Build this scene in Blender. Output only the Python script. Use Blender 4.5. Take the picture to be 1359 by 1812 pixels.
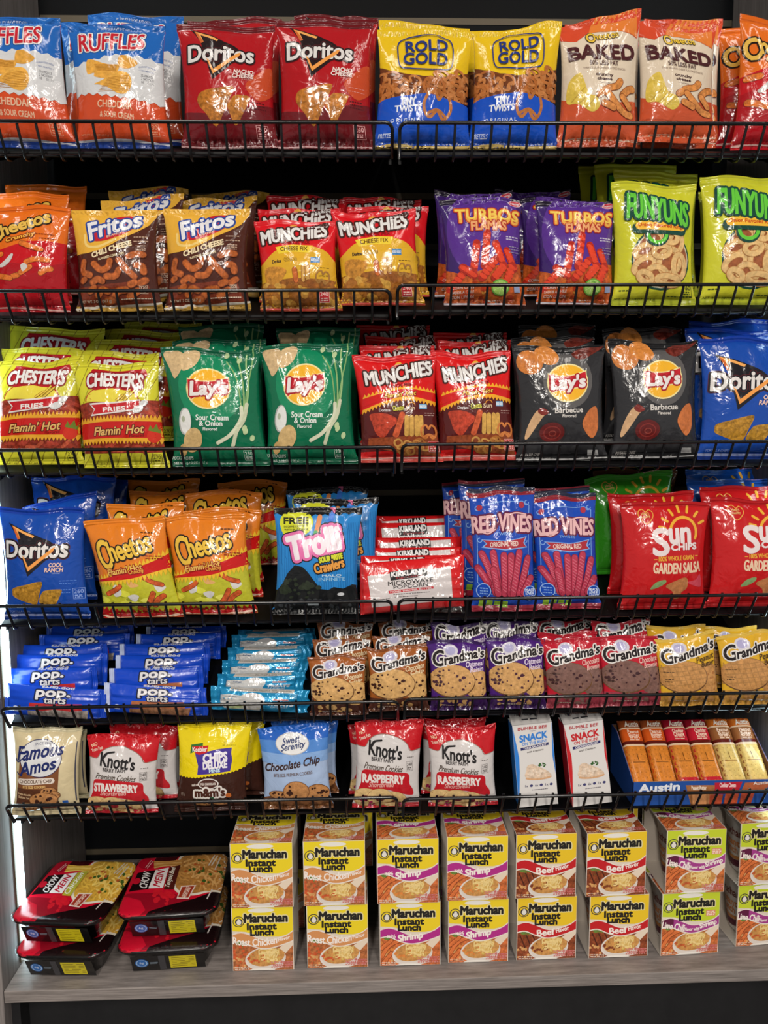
import bpy, math, random
import numpy as np
from mathutils import Vector, Matrix
from mathutils.geometry import tessellate_polygon
for o in list(bpy.data.objects): bpy.data.objects.remove(o)
SC = bpy.context.scene
COL = SC.collection
R = math.radians

# ------------------------------------------------------------------ camera
CAMZ = 1.12
PITCH, YAW, ROLL, FPX = R(6.635), R(1.699), R(-0.445), 1360.0
fw = np.array([math.sin(YAW)*math.cos(PITCH), math.cos(YAW)*math.cos(PITCH), -math.sin(PITCH)])
_r = np.array([math.cos(YAW), -math.sin(YAW), 0.0]); _u = np.cross(_r, fw)
rt = _r*math.cos(ROLL) + _u*math.sin(ROLL); up = -_r*math.sin(ROLL) + _u*math.cos(ROLL)
cam = bpy.data.cameras.new('camera'); camo = bpy.data.objects.new('camera', cam); COL.objects.link(camo)
M = Matrix.Identity(4)
for i in range(3): M[i][0], M[i][1], M[i][2] = rt[i], up[i], -fw[i]
M[2][3] = CAMZ
camo.matrix_world = M
cam.sensor_fit = 'HORIZONTAL'; cam.sensor_width = 36.0; cam.lens = 36.0*FPX/1359.0
cam.clip_start = 0.02; cam.clip_end = 30
SC.camera = camo
EYE = np.array([0, 0, CAMZ])
def ray(px, py): return fw + rt*(px-679.5)/FPX - up*(py-906)/FPX
def at_y(px, py, y): d = ray(px, py); return EYE + d*(y/d[1])
def at_z(px, py, z): d = ray(px, py); return EYE + d*((z-CAMZ)/d[2])
def to_px(P):
    v = np.asarray(P, float)-EYE; k = v@fw
    return 679.5+FPX*(v@rt)/k, 906-FPX*(v@up)/k, k

# ------------------------------------------------------------------ light
SC.view_settings.view_transform = 'Standard'; SC.view_settings.look = 'None'
SC.view_settings.gamma = 1.0; SC.view_settings.use_curve_mapping = False
SC.view_settings.exposure = 0.04
W = bpy.data.worlds.new('store_air'); SC.world = W; W.use_nodes = True
W.node_tree.nodes['Background'].inputs[0].default_value = (1.0, 0.96, 0.92, 1)
W.node_tree.nodes['Background'].inputs[1].default_value = 0.36
def area(name, loc, sx, sy, power, col, rot=(0, 0, 0)):
    l = bpy.data.lights.new(name, 'AREA'); l.shape = 'RECTANGLE'; l.size = sx; l.size_y = sy
    l.energy = power; l.color = col
    o = bpy.data.objects.new(name, l); COL.objects.link(o); o.location = loc; o.rotation_euler = rot
    return o
WARM = (1.0, 0.93, 0.85)
for i, (x, y, pw) in enumerate([(-0.55, 0.10, 7), (0.75, 0.10, 7), (-0.55, -1.7, 60), (0.75, -1.7, 60), (-0.7, -3.6, 105), (0.9, -3.6, 105)]):
    area('ceiling_troffer_light', (x, y, 2.66), 0.14, 1.15, pw, WARM)

# ------------------------------------------------------------------ materials
def lin(h):
    h = h.lstrip('#'); v = [int(h[i:i+2], 16)/255 for i in (0, 2, 4)]
    return tuple(c/12.92 if c <= 0.04045 else ((c+0.055)/1.055)**2.4 for c in v)
def nodes(name):
    m = bpy.data.materials.new(name); m.use_nodes = True; t = m.node_tree
    return m, t, t.nodes['Principled BSDF'], lambda k: t.nodes.new(k)
def printed(name, rough, metal=0.0, spec=0.5, crinkle=0.25, cscale=38.0, coat=0.0, ridge=.35):
    m, t, b, N = nodes(name); L = t.links.new
    at = N('ShaderNodeAttribute'); at.attribute_name = 'ink'
    tc = N('ShaderNodeTexCoord'); oi = N('ShaderNodeObjectInfo')
    no = N('ShaderNodeTexNoise'); no.inputs['Scale'].default_value = 170; no.inputs['Detail'].default_value = 5; no.inputs['Roughness'].default_value = .65
    L(tc.outputs['Object'], no.inputs['Vector'])
    mr = N('ShaderNodeMapRange'); mr.inputs[1].default_value = .3; mr.inputs[2].default_value = .7; mr.inputs[3].default_value = .25; mr.inputs[4].default_value = 1.55
    L(no.outputs['Fac'], mr.inputs[0])
    mx = N('ShaderNodeMix'); mx.data_type = 'FLOAT'; mx.inputs[2].default_value = 1.0
    L(at.outputs['Alpha'], mx.inputs[0]); L(mr.outputs[0], mx.inputs[3])
    mul = N('ShaderNodeVectorMath'); mul.operation = 'SCALE'
    L(at.outputs['Color'], mul.inputs[0]); L(mx.outputs[0], mul.inputs['Scale'])
    L(mul.outputs[0], b.inputs['Base Color'])
    b.inputs['Roughness'].default_value = rough; b.inputs['Metallic'].default_value = metal
    b.inputs['Specular IOR Level'].default_value = spec; b.inputs['Coat Weight'].default_value = coat; b.inputs['Coat Roughness'].default_value = .08
    if crinkle:
        n2 = N('ShaderNodeTexNoise'); n2.noise_dimensions = '4D'; n2.inputs['Scale'].default_value = cscale; n2.inputs['Detail'].default_value = 2.5; n2.inputs['Distortion'].default_value = 1.2
        mm = N('ShaderNodeMath'); mm.operation = 'MULTIPLY'; mm.inputs[1].default_value = 9.0
        L(oi.outputs['Random'], mm.inputs[0]); L(mm.outputs[0], n2.inputs['W']); L(tc.outputs['Object'], n2.inputs['Vector'])
        bp = N('ShaderNodeBump'); bp.inputs['Strength'].default_value = crinkle; bp.inputs['Distance'].default_value = .004
        n3 = N('ShaderNodeTexNoise'); n3.noise_dimensions = '4D'; n3.noise_type = 'RIDGED_MULTIFRACTAL'; n3.inputs['Scale'].default_value = cscale*.45; n3.inputs['Detail'].default_value = 1.0; n3.inputs['Distortion'].default_value = .8
        L(mm.outputs[0], n3.inputs['W']); L(tc.outputs['Object'], n3.inputs['Vector'])
        pw = N('ShaderNodeMath'); pw.operation = 'POWER'; pw.inputs[1].default_value = 4.0; L(n3.outputs['Fac'], pw.inputs[0])
        sm = N('ShaderNodeMath'); sm.operation = 'MULTIPLY_ADD'; sm.inputs[1].default_value = ridge; L(pw.outputs[0], sm.inputs[0]); L(n2.outputs['Fac'], sm.inputs[2])
        L(sm.outputs[0], bp.inputs['Height']); L(bp.outputs[0], b.inputs['Normal'])
        if coat: L(bp.outputs[0], b.inputs['Coat Normal'])
    return m
def plain(name, hexc, rough, metal=0.0, spec=.5, noise=0.0, nscale=30, stretch=(1, 1, 1), dark='000000'):
    m, t, b, N = nodes(name); L = t.links.new
    tc = N('ShaderNodeTexCoord'); mp = N('ShaderNodeMapping'); mp.inputs['Scale'].default_value = stretch
    no = N('ShaderNodeTexNoise'); no.inputs['Scale'].default_value = nscale; no.inputs['Detail'].default_value = 6; no.inputs['Roughness'].default_value = .7
    L(tc.outputs['Object'], mp.inputs[0]); L(mp.outputs[0], no.inputs['Vector'])
    mr = N('ShaderNodeMapRange'); mr.inputs[1].default_value = .35; mr.inputs[2].default_value = .65; mr.inputs[3].default_value = 0; mr.inputs[4].default_value = noise
    L(no.outputs['Fac'], mr.inputs[0])
    mx = N('ShaderNodeMix'); mx.data_type = 'RGBA'
    mx.inputs[6].default_value = (*lin(hexc), 1); mx.inputs[7].default_value = (*lin(dark), 1)
    L(mr.outputs[0], mx.inputs[0]); L(mx.outputs[2], b.inputs['Base Color'])
    b.inputs['Roughness'].default_value = rough; b.inputs['Metallic'].default_value = metal; b.inputs['Specular IOR Level'].default_value = spec
    return m
def emitter(name, hexc, s):
    m, t, b, N = nodes(name); b.inputs['Base Color'].default_value = (.8, .8, .8, 1)
    b.inputs['Emission Color'].default_value = (*lin(hexc), 1); b.inputs['Emission Strength'].default_value = s
    return m
def clear_film(name):
    m, t, b, N = nodes(name); L = t.links.new
    tr = N('ShaderNodeBsdfTransparent'); gl = N('ShaderNodeBsdfGlossy'); gl.inputs['Roughness'].default_value = .12
    lw = N('ShaderNodeLayerWeight'); lw.inputs['Blend'].default_value = .25
    mr = N('ShaderNodeMapRange'); mr.inputs[3].default_value = .06; mr.inputs[4].default_value = .6
    tc = N('ShaderNodeTexCoord'); no = N('ShaderNodeTexNoise'); no.inputs['Scale'].default_value = 45; no.inputs['Detail'].default_value = 3; no.inputs['Distortion'].default_value = 1.5
    bp = N('ShaderNodeBump'); bp.inputs['Strength'].default_value = .5; bp.inputs['Distance'].default_value = .004
    L(tc.outputs['Object'], no.inputs['Vector']); L(no.outputs['Fac'], bp.inputs['Height']); L(bp.outputs[0], gl.inputs['Normal'])
    mx = N('ShaderNodeMixShader'); L(lw.outputs['Fresnel'], mr.inputs[0]); L(mr.outputs[0], mx.inputs[0]); L(tr.outputs[0], mx.inputs[1]); L(gl.outputs[0], mx.inputs[2])
    L(mx.outputs[0], t.nodes['Material Output'].inputs[0])
    return m
MAT = dict(
    film=printed('glossy_printed_film', .15, .0, .42, .42, 44, .12, .5),
    foil=printed('metallic_printed_foil', .16, .25, .6, .5, 55, .3),
    wrap=printed('smooth_flow_wrap', .22, .0, .42, .26, 36, .1, .3),
    card=printed('printed_card', .45, 0, .4, 0),
    wire=plain('black_coated_wire', '0E0E11', .22, .2, .7),
    deck=plain('black_steel_deck', '050507', .5, 0, .2, .3, 40),
    ash=plain('grey_ash_laminate', '8E8682', .5, 0, .35, .8, 9, (1.5, 14, 60), '57514E'),
    ashv=plain('grey_ash_laminate_upright', '8A8380', .5, 0, .35, .7, 9, (22, 22, .8), '575250'),
    slat=plain('black_slatwall', '07080B', .6, 0, .12, .4, 3),
    insert=plain('bronze_slat_insert', '5A5040', .5, .2, .3),
    kick=plain('black_kick_board', '141416', .55, 0, .4, .7, 12, (1, 1, 1), '1E1E20'),
    floor=plain('dark_store_floor', '3A3836', .5, 0, .4, .5, 6),
    led=emitter('led_diffuser', 'D8F6FF', 11.0),
    trough=emitter('troffer_diffuser', 'FFF4E4', 2.0),
    clear=clear_film('clear_cellophane'),
    foam=plain('white_foam_cup', 'D2CEC8', .6, 0, .3),
    kraft=plain('brown_corrugated_card', '8A6240', .8, 0, .2, .4, 60),
    tray=plain('black_plastic_tray', '0A0A0C', .22, 0, .5),
)

# ------------------------------------------------------------------ mesh from arrays
def make_mesh(name, V, F, mats, ink=None, nrm=None, fm=None, smooth=True):
    me = bpy.data.meshes.new(name)
    V = np.asarray(V, np.float32); F = np.asarray(F, np.int32)
    me.vertices.add(len(V)); me.vertices.foreach_set('co', V.ravel())
    k = F.shape[1]
    me.loops.add(F.size); me.loops.foreach_set('vertex_index', F.ravel())
    me.polygons.add(len(F)); me.polygons.foreach_set('loop_start', np.arange(0, F.size, k, dtype=np.int32))
    if smooth: me.polygons.foreach_set('use_smooth', np.ones(len(F), bool))
    if fm is not None: me.polygons.foreach_set('material_index', np.asarray(fm, np.int32))
    for m in mats: me.materials.append(m)
    me.update(calc_edges=True)
    if ink is not None:
        a = me.attributes.new('ink', 'FLOAT_COLOR', 'POINT'); a.data.foreach_set('color', np.asarray(ink, np.float32).ravel())
    if nrm is not None: me.normals_split_custom_set_from_vertices([tuple(v) for v in nrm])
    return me
def link(name, me, parent=None):
    o = bpy.data.objects.new(name, me); COL.objects.link(o)
    if parent is not None: o.parent = parent
    return o
def tag(o, label=None, cat=None, group=None, kind=None):
    if label: o['label'] = label
    if cat: o['category'] = cat
    if group: o['group'] = group
    if kind: o['kind'] = kind
    return o
class MB:
    """collects boxes, bars and quads into one mesh"""
    def __init__(s): s.v = []; s.f = []; s.c = []
    def box(s, x0, x1, y0, y1, z0, z1, col=None):
        b = len(s.v); s.v += [(x, y, z) for z in (z0, z1) for y in (y0, y1) for x in (x0, x1)]
        s.f += [tuple(b+i for i in q) for q in ((0, 2, 3, 1), (4, 5, 7, 6), (0, 1, 5, 4), (2, 6, 7, 3), (0, 4, 6, 2), (1, 3, 7, 5))]
        s.c += [col or (.5, .5, .5, 0)]*8
        return s
    def tube(s, pts, r, n=8, closed=False):
        P = [Vector(p) for p in pts]; b = len(s.v); N = len(P)
        for i, p in enumerate(P):
            d = (P[(i+1) % N] if (closed or i < N-1) else p) - (P[i-1] if (closed or i > 0) else p); d.normalize()
            a = d.orthogonal().normalized() if i == 0 else (a - d*a.dot(d)).normalized()
            c = d.cross(a)
            s.v += [tuple(p + (a*math.cos(2*math.pi*k/n) + c*math.sin(2*math.pi*k/n))*r) for k in range(n)]
        for i in range(N if closed else N-1):
            j = (i+1) % N
            s.f += [(b+i*n+k, b+i*n+(k+1) % n, b+j*n+(k+1) % n, b+j*n+k) for k in range(n)]
        if not closed:
            for i in (0, N-1):
                for k in range(1, n-1, 2): s.f.append((b+i*n, b+i*n+k, b+i*n+k+1, b+i*n+(k+2) % n if k+2 < n else b+i*n+k+1))
        s.c += [(.5, .5, .5, 0)]*(len(s.v)-len(s.c))
        return s
    def build(s, name, mat, parent=None, smooth=False, bevel=0):
        me = bpy.data.meshes.new(name); me.from_pydata(s.v, [], [tuple(dict.fromkeys(f)) for f in s.f]); me.materials.append(mat)
        a = me.attributes.new('ink', 'FLOAT_COLOR', 'POINT'); a.data.foreach_set('color', np.asarray(s.c, np.float32).ravel())
        if smooth: me.polygons.foreach_set('use_smooth', np.ones(len(me.polygons), bool))
        o = link(name, me, parent)
        if bevel:
            m = o.modifiers.new('bevel', 'BEVEL'); m.width = bevel; m.segments = 2; m.limit_method = 'ANGLE'
        return o

# ------------------------------------------------------------------ ink: flat artwork
_glyphs = {}
def glyph(txt):
    if txt not in _glyphs:
        cu = bpy.data.curves.new('t', 'FONT'); cu.body = txt; cu.size = 1; cu.resolution_u = 3
        ob = bpy.data.objects.new('t', cu); COL.objects.link(ob)
        dg = bpy.context.evaluated_depsgraph_get(); dg.update()
        me = bpy.data.meshes.new_from_object(ob.evaluated_get(dg)); me.calc_loop_triangles()
        v = np.array([p.co[:2] for p in me.vertices]); t = np.array([l.vertices[:] for l in me.loop_triangles])
        bpy.data.objects.remove(ob); bpy.data.curves.remove(cu); bpy.data.meshes.remove(me)
        # boundary edges
        cnt = {}
        key = {}
        idx = [key.setdefault((round(a, 5), round(b, 5)), i) for i, (a, b) in enumerate(v)]
        for tri in t:
            for a, b in ((0, 1), (1, 2), (2, 0)):
                e = tuple(sorted((idx[tri[a]], idx[tri[b]]))); cnt[e] = cnt.get(e, 0)+1
        _glyphs[txt] = (v, t, [e for e, c in cnt.items() if c == 1])
    return _glyphs[txt]
def smooth_closed(pts, n=5):
    P = np.array(pts, float); N = len(P); out = []
    for i in range(N):
        p0, p1, p2, p3 = P[i-1], P[i], P[(i+1) % N], P[(i+2) % N]
        for k in range(n):
            t = k/n; out.append(.5*((2*p1)+(-p0+p2)*t+(2*p0-5*p1+4*p2-p3)*t*t+(-p0+3*p1-3*p2+p3)*t**3))
    return out
def smooth_open(pts, n=6):
    P = np.array(pts, float); P = np.vstack([2*P[0]-P[1], P, 2*P[-1]-P[-2]]); out = []
    for i in range(1, len(P)-2):
        p0, p1, p2, p3 = P[i-1:i+3]
        for k in range(n):
            t = k/n; out.append(.5*((2*p1)+(-p0+p2)*t+(2*p0-5*p1+4*p2-p3)*t*t+(-p0+3*p1-3*p2+p3)*t**3))
    out.append(P[-2]); return out
class Ink:
    """a list of flat coloured shapes, in the coordinates of the artwork"""
    def __init__(s, view=(0, 0, 1)):
        s.ox, s.oy, s.k = view; s.items = []; s.rng = random.Random(5)
    def px(s, p): p = np.asarray(p, float); return np.stack([s.ox+p[..., 0]/s.k, s.oy+p[..., 1]/s.k], -1)
    def add(s, tris, col, m=0):
        t = s.px(np.asarray(tris, float).reshape(-1, 3, 2))
        lo, hi = t.reshape(-1, 2).min(0), t.reshape(-1, 2).max(0)
        lay = 0
        for it in s.items:
            if (it[3] < hi).all() and (it[4] > lo).all(): lay = max(lay, it[2]+1)
        s.items.append((t, (*lin(col), m), lay, lo, hi))
    def poly(s, pts, col, m=0):
        pts = [tuple(map(float, p)) for p in pts]
        tr = tessellate_polygon([[Vector((a, b, 0)) for a, b in pts]])
        P = np.array(pts); s.add(P[np.array(tr)], col, m)
    def blob(s, pts, col, m=0): s.poly(smooth_closed(pts), col, m)
    def rect(s, x0, y0, x1, y1, col, m=0): s.poly([(x0, y0), (x1, y0), (x1, y1), (x0, y1)], col, m)
    def ell(s, cx, cy, rx, ry, col, rot=0, m=0, n=28, a0=0, a1=360):
        c, q = math.cos(R(rot)), math.sin(R(rot)); P = []
        for i in range(n):
            a = R(a0+(a1-a0)*i/(n if a1-a0 == 360 else n-1)); x, y = rx*math.cos(a), ry*math.sin(a)
            P.append((cx+x*c-y*q, cy+x*q+y*c))
        s.poly(P, col, m)
    def _stroke(s, P, w, closed=False, caps=True):
        P = np.asarray(P, float); T = []; N = len(P)
        for i in range(N if closed else N-1):
            a, b = P[i], P[(i+1) % N]; d = b-a; l = np.hypot(*d)
            if l < 1e-9: continue
            n = np.array([-d[1], d[0]])/l*w/2
            T += [(a-n, b-n, b+n), (a-n, b+n, a+n)]
        if caps:
            ang = np.arange(8)*math.pi/4; ring = np.stack([np.cos(ang), np.sin(ang)], 1)*w/2
            for p in P: T += [(p, p+ring[k], p+ring[(k+1) % 8]) for k in range(8)]
        return T
    def line(s, pts, w, col, m=0, sm=False, closed=False):
        if sm: pts = smooth_closed(pts) if closed else smooth_open(pts)
        s.add(s._stroke(pts, w, closed), col, m)
    def lines(s, L, w, col, m=0): s.add(sum((s._stroke(p, w, False, False) for p in L), []), col, m)
    def ring(s, cx, cy, rx, ry, w, col, rot=0, a0=0, a1=360, m=0):
        c, q = math.cos(R(rot)), math.sin(R(rot)); P = []; n = 26
        for i in range(n+1):
            a = R(a0+(a1-a0)*i/n); x, y = rx*math.cos(a), ry*math.sin(a); P.append((cx+x*c-y*q, cy+x*q+y*c))
        s.add(s._stroke(P, w), col, m)
    def curve(s, pts, n=40, zig=None):
        """points along a smooth curve; zig = (amplitude, count) makes it a saw edge"""
        P = np.array(smooth_open(pts, 8)); d = np.r_[0, np.cumsum(np.hypot(*np.diff(P, axis=0).T))]
        q = np.linspace(0, d[-1], n if not zig else zig[1]*2+1)
        Q = np.stack([np.interp(q, d, P[:, 0]), np.interp(q, d, P[:, 1])], 1)
        if zig: Q[::2, 1] += zig[0]/2; Q[1::2, 1] -= zig[0]/2
        return [tuple(p) for p in Q]
    def band(s, top, bot, col, m=0, ztop=None, zbot=None):
        s.poly(s.curve(top, 24, ztop)+s.curve(bot, 24, zbot)[::-1], col, m)
    def txt(s, t, cx, cy, w, h, col, rot=0, bold=0, out=(), shear=0, arc=0, grow=0, sx=0):
        v, tr, ed = glyph(t); bold *= .62 if h > 45 else .38; out = [(a*.75, c) for a, c in out]
        lo, hi = v.min(0), v.max(0); q = (v-lo)/(hi-lo)-.5
        q = np.stack([q[:, 0]*w, -q[:, 1]*h], 1)
        q[:, 0] -= q[:, 1]*shear
        g = 1+grow*(q[:, 0]/w); q[:, 1] *= g
        q[:, 1] += arc*((q[:, 0]/(w/2))**2)
        c, sn = math.cos(R(rot)), math.sin(R(rot)); q = np.stack([cx+q[:, 0]*c-q[:, 1]*sn, cy+q[:, 0]*sn+q[:, 1]*c], 1)
        base = q[tr]
        for wd, oc in out:
            s.add(list(base)+sum((s._stroke([q[a], q[b]], 2*(wd+bold)) for a, b in ed), []), oc)
        s.add(list(base)+(sum((s._stroke([q[a], q[b]], 2*bold) for a, b in ed), []) if bold else []), col)
    def fine(s, x0, y0, x1, y1, n, col, w=2):
        """rows of small print too fine to read"""
        T = []
        for i in range(n):
            y = y0+(y1-y0)*(i+.5)/n; x = x0
            while x < x1-4:
                l = s.rng.uniform(6, 22); T += s._stroke([(x, y), (min(x+l, x1), y)], w, False, False); x += l+5
        s.add(T, col)
    def bits(s, cx, cy, rx, ry, n, r0, r1, col, m=.3):
        T = []
        for i in range(n):
            a = s.rng.uniform(0, 6.28); q = math.sqrt(s.rng.random()); x, y = cx+q*rx*math.cos(a), cy+q*ry*math.sin(a)
            r = s.rng.uniform(r0, r1); k = s.rng.randint(5, 7); b = s.rng.uniform(0, 6)
            P = [np.array((x+r*s.rng.uniform(.7, 1.2)*math.cos(b+j*6.283/k), y+r*s.rng.uniform(.6, 1)*math.sin(b+j*6.283/k))) for j in range(k)]
            T += [(np.array((x, y)), P[j], P[(j+1) % k]) for j in range(k)]
        s.add(T, col, m)
    def squiggles(s, x0, y0, x1, y1, n, ln, w, cols, m=.2, clip=None):
        for c in cols:
            T = []
            for i in range(n//len(cols)):
                x, y, a = s.rng.uniform(x0, x1), s.rng.uniform(y0, y1), s.rng.uniform(0, 6.28); P = [(x, y)]
                for k in range(6):
                    a += s.rng.uniform(-.7, .7); x += ln/6*math.cos(a); y += ln/6*math.sin(a); P.append((min(max(x, x0), x1), min(max(y, y0), y1)))
                if clip and not all(clip(*p) for p in P): continue
                T += s._stroke(smooth_open(P, 2), w, False, True)
            if T: s.add(T, c, m)
    def calories(s, cx, cy, w, h, num, col, fill=None):
        if fill: s.rect(cx-w/2, cy-h/2, cx+w/2, cy+h/2, fill)
        s.line([(cx-w/2, cy-h/2), (cx+w/2, cy-h/2), (cx+w/2, cy+h/2), (cx-w/2, cy+h/2)], w*.04, col, closed=True)
        s.txt(num, cx, cy-h*.2, w*.8, h*.36, col, bold=w*.015); s.fine(cx-w*.36, cy+h*.08, cx+w*.36, cy+h*.42, 2, col, h*.1)

def cut(tris, L, sx, sy):
    """halve triangles along their longest edge until no edge is longer than L"""
    out = []
    sc = np.array([sx, sy])
    for _ in range(14):
        e = np.stack([np.hypot(*((tris[:, (i+1) % 3]-tris[:, i])*sc).T) for i in range(3)], 1)
        k = e.argmax(1); big = e.max(1) > L
        out.append(tris[~big]); tris = tris[big]; k = k[big]
        if not len(tris): break
        i = np.arange(len(tris)); a, b, c = tris[i, k], tris[i, (k+1) % 3], tris[i, (k+2) % 3]; m = (a+b)/2
        tris = np.concatenate([np.stack([a, m, c], 1), np.stack([m, b, c], 1)])
    else: out.append(tris)
    return np.concatenate(out)
def unbilinear(P, Q):
    """(s, t) of points in the quad Q = TL, TR, BR, BL; t runs upwards"""
    TL, TR, BR, BL = [np.array(q, float) for q in Q]
    s = np.full(len(P), .5); t = np.full(len(P), .5)
    for _ in range(8):
        a = BL+(BR-BL)*s[:, None]; b = TL+(TR-TL)*s[:, None]
        r = a+(b-a)*t[:, None]-P
        ds = (BR-BL)*(1-t[:, None])+(TR-TL)*t[:, None]; dt = b-a
        D = ds[:, 0]*dt[:, 1]-ds[:, 1]*dt[:, 0]
        s -= (r[:, 0]*dt[:, 1]-r[:, 1]*dt[:, 0])/D; t -= (ds[:, 0]*r[:, 1]-ds[:, 1]*r[:, 0])/D
    return np.stack([s, t], 1)
def ink_on(ink, quad, surf, w, h, L=.005, pad=.002, step=.00011):
    """lay the artwork over a surface: arrays of points, normals, colours and the (s, t) centre of each triangle"""
    V, N, C, S = [], [], [], []
    for tris, col, lay, lo, hi in ink.items:
        st = unbilinear(tris.reshape(-1, 2), quad).reshape(-1, 3, 2)
        keep = ~((st[:, :, 0].max(1) < pad) | (st[:, :, 0].min(1) > 1-pad) | (st[:, :, 1].max(1) < pad) | (st[:, :, 1].min(1) > 1-pad))
        st = cut(st[keep], L, w, h)
        st = np.clip(st, pad, 1-pad)
        ar = (st[:, 1, 0]-st[:, 0, 0])*(st[:, 2, 1]-st[:, 0, 1])-(st[:, 1, 1]-st[:, 0, 1])*(st[:, 2, 0]-st[:, 0, 0])
        st = st[np.abs(ar) > 1e-9]; ar = ar[np.abs(ar) > 1e-9]
        st[ar < 0] = st[ar < 0][:, ::-1]
        if not len(st): continue
        P, n = surf(st[:, :, 0].ravel(), st[:, :, 1].ravel())
        jit = np.repeat(np.random.default_rng(len(st)).random(len(st)), 3)[:, None]   # keeps overlapping strokes of one colour apart
        V.append(P+n*(.00025+step*(lay+.35*jit))); N.append(n); C.append(np.tile(col, (len(P), 1))); S.append(st.mean(1))
    if not V: return None
    return np.concatenate(V), np.concatenate(N), np.concatenate(C), np.concatenate(S)
# ------------------------------------------------------------------ film packs
def sstep(a, b, x): t = np.clip((x-a)/(b-a), 0, 1); return t*t*(3-2*t)
class Pillow:
    """a heat-sealed film pack: two sheets joined round the rim and blown out between two crimped seals"""
    def __init__(s, w, h, T, seed, seals='tb', fs=.055, nar=.095, pk=.82, pw=.62, wr=1.0, slant=0.0, wave=1.0, shear=0.0, fp=2.4):
        s.w, s.h, s.T, s.seals, s.fs, s.nar, s.pk, s.pw, s.slant, s.shear, s.fp = w, h, T, seals, fs, nar, pk, pw, slant, shear, fp
        g = np.random.default_rng(seed)
        s.amp = [(k, g.uniform(-1, 1)*a*wr, g.uniform(0, 6.28), g.uniform(-.8, .8)) for k, a in ((2, .0016), (3, .0016), (5, .0012), (7, .0007))]
        s.amp2 = [(k, g.uniform(-1, 1)*a*wr, g.uniform(0, 6.28), g.uniform(-.8, .8)) for k, a in ((2, .0014), (3, .0014), (5, .0010), (8, .0006))]
        s.cre = []
        for i in range(9):
            a = g.uniform(0, 6.28); p = np.array([g.uniform(-.85, .85), g.uniform(.12, .88)]); l = g.uniform(.15, .45)
            if i < 5: p = np.array([g.choice([-1, 1])*g.uniform(.45, .9), g.choice([g.uniform(.1, .35), g.uniform(.6, .92)])])
            d = np.array([math.cos(a), math.sin(a)*.8])*l
            s.cre.append((p-d/2, p+d/2, g.choice([-1, 1])*g.uniform(.5, 1.0)*.0011*wr, g.uniform(.003, .006)))
        s.dent = [(g.uniform(-.8, .8), g.uniform(.15, .9), g.uniform(-1, 1)*.0022*wr, g.uniform(.012, .028)) for _ in range(7)]
        s.tw = [(k, g.uniform(-1, 1)*.0026*wave/k, g.uniform(0, 6.28)) for k in (1, 2, 3)]
        s.bw = [(k, g.uniform(-1, 1)*.0024*wave/k, g.uniform(0, 6.28)) for k in (1, 2, 3)]
        s.zt = [(k, g.uniform(-1, 1)*.004*wave/k, g.uniform(0, 6.28)) for k in (1, 2)]
    def raw(s, a, b, side):
        lr = s.seals == 'lr'
        u, v = (2*b-1, a) if lr else (2*a-1, b)
        Wc, La = (s.h, s.w) if lr else (s.w, s.h)
        vb = np.clip((v-s.fs)/(1-2*s.fs), 0, 1)
        pk = 1 if lr else s.pk
        g = np.sin(np.pi*vb**pk)**s.pw if s.pw else np.ones_like(vb)
        g = np.where((vb <= 0) | (vb >= 1), 0, g)
        f = np.clip(1-np.abs(u)**s.fp, 0, 1)**.7
        e = np.clip(1-u**4, 0, 1)*sstep(0, .06, vb)*sstep(0, .06, 1-vb)
        D = s.T/2*g*f
        w = np.zeros_like(u)
        for k, A, ph, sh in s.amp: w += A*np.cos(k*np.pi*u+ph+sh*vb*4)*np.exp(-(1-vb)/.2)
        for k, A, ph, sh in s.amp2: w += A*np.cos(k*np.pi*u+ph+sh*vb*4)*np.exp(-vb/.2)
        X, Z = u*Wc/2, v*La
        if side > 0:
            for p, q, A, sg in s.cre:
                d = (q-p)*np.array([Wc/2, La]); l2 = d@d
                px, pz = X-p[0]*Wc/2, Z-p[1]*La
                t = np.clip((px*d[0]+pz*d[1])/l2, 0, 1)
                r2 = (px-t*d[0])**2+(pz-t*d[1])**2
                w += A*np.exp(-r2/sg**2)*np.sin(np.pi*np.clip(t, .12, .88))
            for du, dv, A, sg in s.dent: w += A*np.exp(-((X-du*Wc/2)**2+(Z-dv*La)**2)/sg**2)
        D = np.maximum(D+w*e, 0) if side > 0 else D*.85+w*e*.5
        cr = ((vb <= 0) | (vb >= 1))
        D = np.where(cr, .0004+.0003*np.cos(v*La/.0022*6.283)*(np.abs(u) < .999), D)
        wv = sum(A*np.sin(k*np.pi*u+ph) for k, A, ph in s.tw)*sstep(.72, .97, v)+sum(A*np.sin(k*np.pi*u+ph) for k, A, ph in s.bw)*sstep(.22, .02, v)
        y = -side*D+wv
        zt = sum(A*np.sin(k*np.pi*u*.9+ph) for k, A, ph in s.zt)*v**3+s.slant*u*v**1.5
        Xo, Zo = X*(1-s.nar*g)+s.shear*Z, Z+zt
        if lr: return np.stack([Zo-La/2, y, Xo+Wc/2], -1)
        return np.stack([Xo, y, Zo], -1)
    def surf(s, a, b, side=1):
        e = 2e-3; P = s.raw(a, b, side)
        a0, a1 = np.clip(a-e, 0, 1), np.clip(a+e, 0, 1); b0, b1 = np.clip(b-e, 0, 1), np.clip(b+e, 0, 1)
        n = np.cross(s.raw(a1, b, side)-s.raw(a0, b, side), s.raw(a, b1, side)-s.raw(a, b0, side))*side
        l = np.linalg.norm(n, axis=1, keepdims=True); return P, n/np.maximum(l, 1e-12)
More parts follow.
